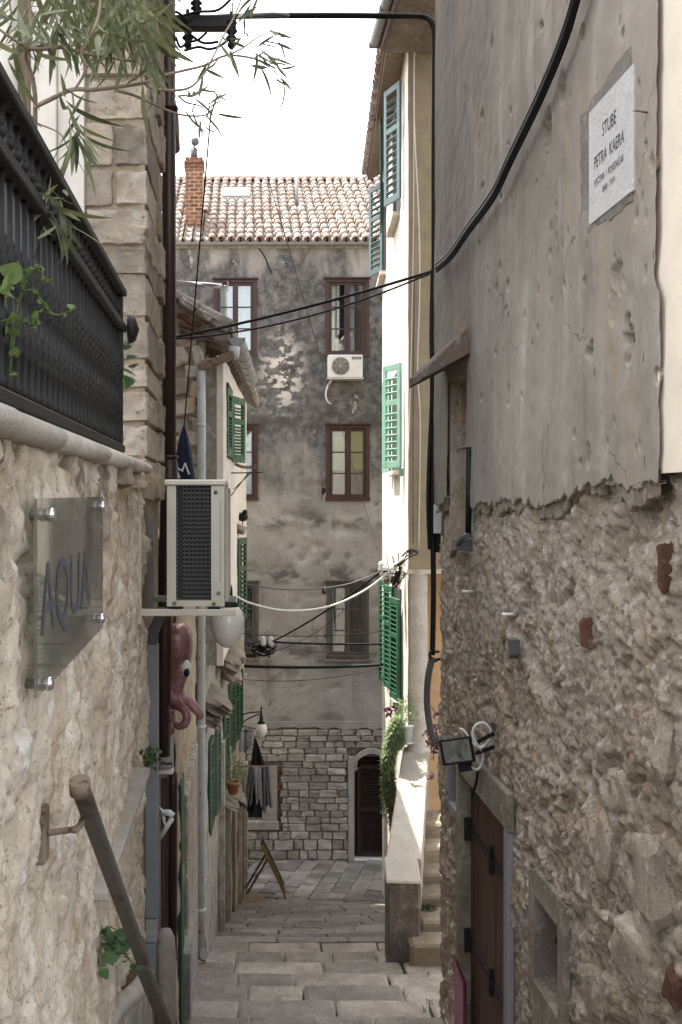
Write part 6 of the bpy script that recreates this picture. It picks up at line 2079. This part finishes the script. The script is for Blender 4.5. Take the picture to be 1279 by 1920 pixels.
cable('grey conduit curving away from the ring hook at the rough corner', [P(811, 1232, YV), P(803, 1270, YV), P(801, 1320, YV), P(808, 1370, YV - .05), P(818, 1395, YV - .1)], .026, M['grey'])
hk = MB(); hk.tube(smooth_path([P(812, 1215, YV), P(806, 1228, YV - .02), P(812, 1240, YV), P(822, 1236, YV), P(832, 1236, YV - .1)], 5), .012, 8); hk.tube([P(812, 1222, YV), P(824, 1222, YV)], .010, 8)
tag(hk.build('ring_hook', M['iron']), 'black iron ring hook holding the cables at the rough corner', 'hook')
hk = MB(); hk.tube(smooth_path([P(806, 36, YV), P(816, 26, YV), P(822, 24, YV)], 4), .008, 6); hk.tube([P(808, 38, YV), P(831, 35, YV)], .009, 6)
tag(hk.build('iron_peg', M['rust']), 'rusty iron peg holding the black cable high on the wall corner', 'hook')
jb = thing('junction_box', 'small pale grey junction box among black cables on the wall corner', 'junction box', tuple(P(820, 1000, 7.78)))
MB().box(P(813.5, 0, 7.75).x, P(827, 0, 7.75).x, 7.72, 7.77, P(0, 1000, 7.75).z, P(0, 946, 7.75).z).build('box', M['plastic'], jb, bevel=.004)
MB().lathe([(.010, 0), (.010, -.004), (.006, -.005)], 10, P(820, 960, 7.72), 'y').build('screw', M['grey'], jb)
bp_ = thing('black_drainpipe', 'thin black pipe with a grey elbow under the hooded window', 'pipe', tuple(RW(878, 1010)))
MB().tube([RW(880, 838, D - .03), RW(879, 930, D - .03), RW(878, 1008, D - .03)], .020, 10).build('pipe', BL, bp_)
MB().box(D - .10, D + .01, 6.66, 6.80, RW(878, 1032).z, RW(878, 1010).z).build('bracket', M['grey'], bp_, bevel=.004)
MB().tube(smooth_path([RW(878, 1004, D - .06), RW(868, 1008, D - .08), RW(857, 1022, D - .08), RW(848, 1042, D - .05)], 5), .019, 10).build('elbow', M['grey'], bp_)
# white wires on the tan wall
Yw = YC0 - .012
cable('white wire, the straight one nearest the sunlit edge of the tan wall', [P(776, -20, Yw), P(776, 300, Yw), P(774, 520, Yw), P(770, 700, Yw), P(766, 850, Yw)], .006, M['wire'], 5, 'wire')
cable('white wire hanging in a slack curve down the tan wall', [P(780, -20, Yw), P(777, 140, Yw - .02), P(778, 250, Yw - .05), P(786, 420, Yw - .06), P(787, 560, Yw - .03), P(783, 690, Yw - .02), P(788, 780, Yw - .02), P(787, 900, Yw), P(785, 1030, Yw)], .0075, M['wire'], 5, 'wire')
cable('thin grey wire down the middle of the tan wall', [P(800, 518, Yw), P(780, 522, Yw - .02), P(777, 560, Yw), P(775, 800, Yw), P(775, 1020, Yw)], .005, M['grey'], 5, 'wire')
# two cables across the lane
a0 = P(330, 632, 8.8)
def sag(a, b, s, n=7): return [a.lerp(b, i / n) + Vector((0, 0, -s * 4 * (i / n) * (1 - i / n))) for i in range(n + 1)]
cable('upper black cable slanting across the lane in front of the sooty house', sag(a0, P(812, 508, YV), .03), .012, BL, 4)
cable('lower black cable slanting across the lane in front of the sooty house', sag(P(318, 636, 8.6), P(806, 513, YV), .10), .008, BL, 4)
# wires on the sky side
cable('long thin wire running down from the insulator past the roof to the white wall', sag(P(433, 95, 6.7), P(716, 1058, 12.9), .01), .0032, M['grey'], 4, 'wire')
cable('thin black wire from the sky down to the navy parasol', sag(P(396, 205, 6.7), P(345, 802, 8.2), .01), .0055, BL, 4, 'wire')
# crossarm with insulators
xb = thing('insulator_bracket', 'black iron bracket with insulators jutting out high against the sky', 'bracket', tuple(P(380, 60, 6.7)))
MB().box(P(300, 0, 6.7).x, P(443, 0, 6.7).x, 6.66, 6.74, P(0, 56, 6.7).z, P(0, 32, 6.7).z).build('arm', M['iron'], xb, bevel=.006)
MB().bar(P(313, 70, 6.7), P(335, 40, 6.7), .03, .03).build('brace', M['iron'], xb)
for px, y0, y1 in ((352, 18, 92), (434, 22, 92), (368, -20, 30)):
    c_ = P(px, y1, 6.68)
    h_ = (y1 - y0) / F * 6.7
    MB().lathe([(.012, 0), (.03, h_ * .1), (.018, h_ * .2), (.04, h_ * .28), (.02, h_ * .38), (.042, h_ * .48), (.02, h_ * .58), (.04, h_ * .7), (.015, h_ * .8), (.012, h_)], 12, c_).build('insulator', M['iron'], xb)
wr = MB()
for pth_ in ([(330, 70), (338, 88), (352, 80), (372, 74), (388, 60)], [(345, 95), (372, 88), (392, 92), (412, 86), (434, 70)], [(340, 30), (372, 22), (410, 18), (440, -10)], [(352, 60), (380, 80), (410, 78)], [(300, 30), (330, 22), (352, 40)]):
    wr.tube(smooth_path([P(a, b, 6.62) for a, b in pth_], 5), .009, 6)
wr.build('loose_wires', BL, xb)
MB().tube(smooth_path([P(443, 31, 6.7), P(470, 30, 6.9), P(512, 27, 7.2), P(540, 30, 7.4)], 5), .016, 8).build('cable_clamp', BL, xb)

# junction by the white wall
jx = thing('cable_bracket', 'rusty bracket with a tangle of cables and insulators on the white wall', 'bracket', tuple(P(735, 1095, 12.9)))
MB().box(P(719, 0, 12.9).x, P(752, 0, 12.9).x, 12.86, 12.94, P(0, 1094, 12.9).z, P(0, 1080, 12.9).z).build('arm', M['rust'], jx, bevel=.006)
for px, py in ((716, 1058), (722, 1068), (731, 1066)):
    MB().lathe([(.012, -.10), (.035, -.08), (.05, -.03), (.035, 0), (.045, .03), (.03, .06), (.005, .07)], 12, P(px, py + 4, 12.85)).build('insulator', M['acwhite'] if px == 716 else M['plastic'], jx)
for i in range(16):
    a = P(random.uniform(712, 750), random.uniform(1058, 1085), 12.82); b = P(random.uniform(722, 778), random.uniform(1030, 1085), 12.78); c_ = P(random.uniform(728, 752), random.uniform(1072, 1105), 12.74)
    MB().tube(smooth_path([a, b.lerp(c_, .5), c_, b], 5), .007, 5).build('loop', BL if i % 3 else M['wire'], jx)
for i in range(7):
    a = P(752 + i * 4, 1042 + random.uniform(-6, 4), 12.1)
    MB().tube(smooth_path([a + Vector((0, 0, 0)), P(768, 1030 + i, 12.05), P(784, 1036 + i % 3, 12.1), P(766, 1046, 12.1), P(750 - i * 2, 1062, 12.5)], 5), .006, 5).build('loop', M['grey'] if i % 2 else BL, jx)
cable('white cable drooping deepest across the lane below the big air conditioner', [P(432, 1110, 12.6), P(470, 1131, 12.6), P(540, 1145, 12.6), P(620, 1136, 12.7), P(690, 1103, 12.8), P(740, 1062, 12.7), P(766, 1040, 12.2)], .0125, M['wire'], 6)
cable('grey cable drooping across the lane just above the white one', [P(425, 1083, 13), P(480, 1099, 13), P(560, 1106, 13), P(640, 1098, 13), P(690, 1082, 13), P(720, 1068, 12.95)], .008, M['grey'], 6)
cable('black cable slanting from the rusty bracket down to the cable coil', sag(P(720, 1068, 13.2), P(505, 1206, 15.5), .06), .013, BL, 4)
cable('thin black wire stretched level across the lane above the coil', sag(P(452, 1188, 15.6), P(722, 1183, 15.5), .06), .006, BL, 4, 'wire')
cable('twisted black cable stretched across the lane from the cable coil', sag(P(500, 1203, 15.5), P(722, 1207, 15.5), .02), .016, BL, 4)
cable('thick black cable stretched lowest across the lane', sag(P(458, 1249, 15.8), P(724, 1246, 15.6), .03), .024, BL, 4)
cable('thin black wire sagging just beneath the thick lowest cable', sag(P(455, 1274, 15.9), P(724, 1250, 15.6), .10), .005, BL, 4, 'wire')
cable('thin dark wire curving up past the low dark window from the coil', sag(P(510, 1222, 15.6), P(700, 1090, 13.6), .16), .004, BL, 4, 'wire')
cq2 = thing('cable_coil', 'tangled coil of black cables with white insulators on the left wall corner', 'cable coil', tuple(P(490, 1230, 15.5)))
tag(cq2, 'tangled coil of black cables with two white insulators at the green shuttered house')
for i in range(14):
    c_ = P(random.uniform(480, 505), random.uniform(1208, 1224), 15.5); ra, rb = random.uniform(.05, .15), random.uniform(.04, .10)
    MB().tube([c_ + Vector((ra * math.cos(2 * PI * k_ / 14 + i), .03 * math.sin(k_ + i), rb * math.sin(2 * PI * k_ / 14))) for k_ in range(15)], .009, 5, False).build('loop', BL, cq2)
for px in (494, 508):
    MB().lathe([(.01, -.06), (.035, -.05), (.045, 0), (.03, .04), (.035, .07), (.01, .09)], 10, P(px, 1204, 15.45)).build('insulator', M['acwhite'], cq2)
MB().bar(P(452, 1229, 15.6), P(480, 1229, 15.6), .05, .05).build('arm', M['iron'], cq2)
# facade hooks and loose wires near the gutter
tag(MB().tube(smooth_path([P(486, 466, YF - .03), P(497, 482, YF - .05), P(503, 498, YF - .04), P(510, 512, YF - .03)], 4), .012, 6).build('wire', BL), 'short loose black wire hanging under the gutter of the sooty house', 'cable')
tag(MB().tube([P(582, 464, YF - .05), P(559, 500, YF - .05)], .016, 6).build('iron_stay', M['rust']), 'slanting rusty iron stay on the sooty wall under the gutter', 'bracket')
tag(MB().bar(P(632, 1478, YF - .05), P(632, 1490, YF - .05), .04, .03).build('iron_hook', M['rust']), 'small rusty iron hook in the stone wall beside the arched door', 'hook')

# ================================================================== FLOODLIGHT
fl_ = thing('floodlight', 'black rectangular floodlight with a coiled white cable on the rubble wall above the door', 'floodlight', tuple(P(865, 1440, 6.3)))
fcen = P(857, 1408, 6.25)
Rm = Matrix.Rotation(math.radians(-14), 3, 'Y') @ Matrix.Rotation(math.radians(-22), 3, 'Z') @ Matrix.Rotation(math.radians(-16), 3, 'X')
def FB(name, m, x0, x1, y0, y1, z0, z1, bev=.004):
    b = MB().box(x0, x1, y0, y1, z0, z1)
    b.v = [tuple(fcen + Rm @ Vector(v)) for v in b.v]
    return b.build(name, m, fl_, bevel=bev)
W2, H2 = .100, .078
FB('frame', M['black'], -W2, -W2 + .014, -.012, .02, -H2, H2); FB('frame', M['black'], W2 - .014, W2, -.012, .02, -H2, H2)
FB('frame', M['black'], -W2 + .014, W2 - .014, -.012, .02, H2 - .013, H2); FB('frame', M['black'], -W2 + .014, W2 - .014, -.012, .02, -H2, -H2 + .013)
FB('glass', M['glass'], -W2 + .012, W2 - .012, -.002, .001, -H2 + .012, H2 - .012, 0)
b = MB()
xi, zi = W2 - .016, H2 - .015
b.add([(-xi, .003, -zi), (xi, .003, -zi), (xi, .003, zi), (-xi, .003, zi), (-xi * .35, .05, -zi * .45), (xi * .35, .05, -zi * .45), (xi * .35, .05, zi * .45), (-xi * .35, .05, zi * .45)],
      [(0, 1, 5, 4), (1, 2, 6, 5), (2, 3, 7, 6), (3, 0, 4, 7), (4, 5, 6, 7)])
b.v = [tuple(fcen + Rm @ Vector(v)) for v in b.v]; b.build('reflector', M['bulb'], fl_)
FB('bulb', M['grey'], -.014, .014, .02, .04, -.03, .03)
b = MB().add([(-W2, .02, -H2), (W2, .02, -H2), (W2, .02, H2), (-W2, .02, H2), (-W2 * .6, .09, -H2 * .8), (W2 * .6, .09, -H2 * .8), (W2 * .6, .09, H2 * .5), (-W2 * .6, .09, H2 * .5)],
             [(1, 5, 4, 0), (2, 6, 5, 1), (3, 7, 6, 2), (0, 4, 7, 3), (7, 6, 5, 4)])
b.v = [tuple(fcen + Rm @ Vector(v)) for v in b.v]; b.build('housing', M['black'], fl_)
FB('terminal_box', M['black'], -.02, .06, .03, .10, -H2 - .05, -H2 - .002)
ar = MB()
ar.bar(P(893, 1393, 6.3), RW(925, 1376, D), .012, .022).bar(P(893, 1412, 6.3), RW(926, 1401, D), .012, .022)
ar.build('arm', M['black'], fl_)
cb = MB(); cb.tube(smooth_path([P(862, 1366, 6.28), P(872, 1372, 6.26), P(884, 1390, 6.25), P(900, 1402, 6.2), P(915, 1390, 6.2), P(920, 1370, 6.2), P(908, 1356, 6.2), P(892, 1360, 6.2), P(886, 1378, 6.2), P(896, 1398, 6.2), P(905, 1410, 6.22), P(904, 1430, 6.25), P(895, 1443, 6.25), P(883, 1438, 6.25)], 5), .0085, 8)
cb.build('white_cable', M['wire'], fl_)
MB().tube(smooth_path([P(897, 1436, 6.3), P(894, 1462, 6.35), P(888, 1485, 6.4), P(885, 1495, 6.4)], 4), .008, 6).build('loose_wire', BL, fl_)

# ================================================================== SMALL THINGS IN THE LANE
bd_ = thing('sandwich_board', 'folding sandwich board with a yellow edge standing in the far square, seen edge on', 'signboard', tuple(P(497, 1672, 17.0)))
def YZ(px, py, Y): return P(px, py, Y)
tA = P(491, 1577, 16.9)
eB = P(531, 1662, 16.75)
bb = MB().bar(tA, eB, .03, .36, (0, 1, 0)); bb.build('chalk_panel', M['clothb'], bd_)
MB().bar(tA + Vector((0, -.195, 0)), eB + Vector((0, -.195, 0)), .05, .03, (0, 1, 0)).build('frame_edge', M['yellow'], bd_)
MB().bar(tA + Vector((0, .195, 0)), eB + Vector((0, .195, 0)), .045, .03, (0, 1, 0)).build('frame_edge', M['wood'], bd_)
for dy in (-.17, .17):
    MB().bar(P(529, 1657, 16.75) + Vector((0, dy, 0)), P(536, 1683, 16.72) + Vector((0, dy, 0)), .03, .03).build('leg', M['wood'], bd_)
    MB().bar(P(502, 1603, 16.85) + Vector((0, dy, 0)), P(461, 1672, 17.1) + Vector((0, dy, 0)), .035, .03).build('leg', M['wood'], bd_)
MB().bar(P(480, 1640, 17.0) + Vector((0, -.17, 0)), P(480, 1640, 17.0) + Vector((0, .17, 0)), .03, .05).build('stretcher', M['wood'], bd_)
db = P(476, 1692, 16.0)
MB().box(db.x - .17, db.x + .17, 15.85, 16.18, gz(16) - .0, gz(16) + .075)
bxo = thing('wooden_step', 'low brown wooden step at the doorway beside the sandwich board', 'step', (db.x, 16, gz(16)))
for i in range(3): MB().box(db.x - .17, db.x + .17, 15.82 + i * .12, 15.93 + i * .12, gz(16) + .03, gz(16) + .07).build('plank', M['wood'], bxo, bevel=.005)
for sx in (-.15, .15): MB().box(db.x + sx - .015, db.x + sx + .015, 15.84, 16.16, gz(16) - .06, gz(16) + .029).build('runner', M['wood'], bxo)
rb = thing('leaflet_holder', 'crimson leaflet holder with pink paper on the rubble wall beside the plank door', 'leaflet holder', tuple(P(864, 1920, 6.9)))
x0, x1 = P(853, 0, 6.9).x, P(871, 0, 6.9).x
MB().prism([(x0, 6.9, P(0, 1796, 6.9).z), (x1 - .008, 6.9, P(0, 1845, 6.9).z), (x1 - .008, 6.9, P(0, 1935, 6.9).z), (x0, 6.9, P(0, 1935, 6.9).z)], (0, .02, 0)).build('paper', M['pinkp'], rb)
MB().prism([(x0, 6.86, P(0, 1790, 6.9).z), (x1 + .006, 6.86, P(0, 1838, 6.9).z), (x1 + .006, 6.86, P(0, 1850, 6.9).z), (x0, 6.86, P(0, 1802, 6.9).z)], (0, .07, 0)).build('flap', M['redp'], rb)
MB().box(x1 - .006, x1 + .008, 6.87, 6.93, P(0, 1935, 6.9).z, P(0, 1851, 6.9).z).build('spine', M['redp'], rb)

# weeds and grit in the joints along the foot of the rubble wall and the terrace side
wd = MB()
wl2 = leaf_mesh(.035, .010, .3, .1, 3)
for (px, py, Yw_) in ((797, 1886, 7.9), (806, 1868, 8.05), (784, 1905, 7.75), (800, 1826, 9.1), (735, 1803, 9.75), (345, 1805, 9.1), (330, 1850, 8.5), (322, 1895, 7.8)):
    c_ = P(px, py, Yw_); c_.z = gz(7.6 + PITCH * math.ceil((Yw_ - 7.6) / PITCH)) + .015      # tread it stands on
    scatter(wd, wl2, c_, (.035, .05, .012), 20, (.35, .8), 1.2)
tag(wd.build('weeds', M['ivy'], kind='stuff'), 'small weeds growing in the joints at the edges of the steps')
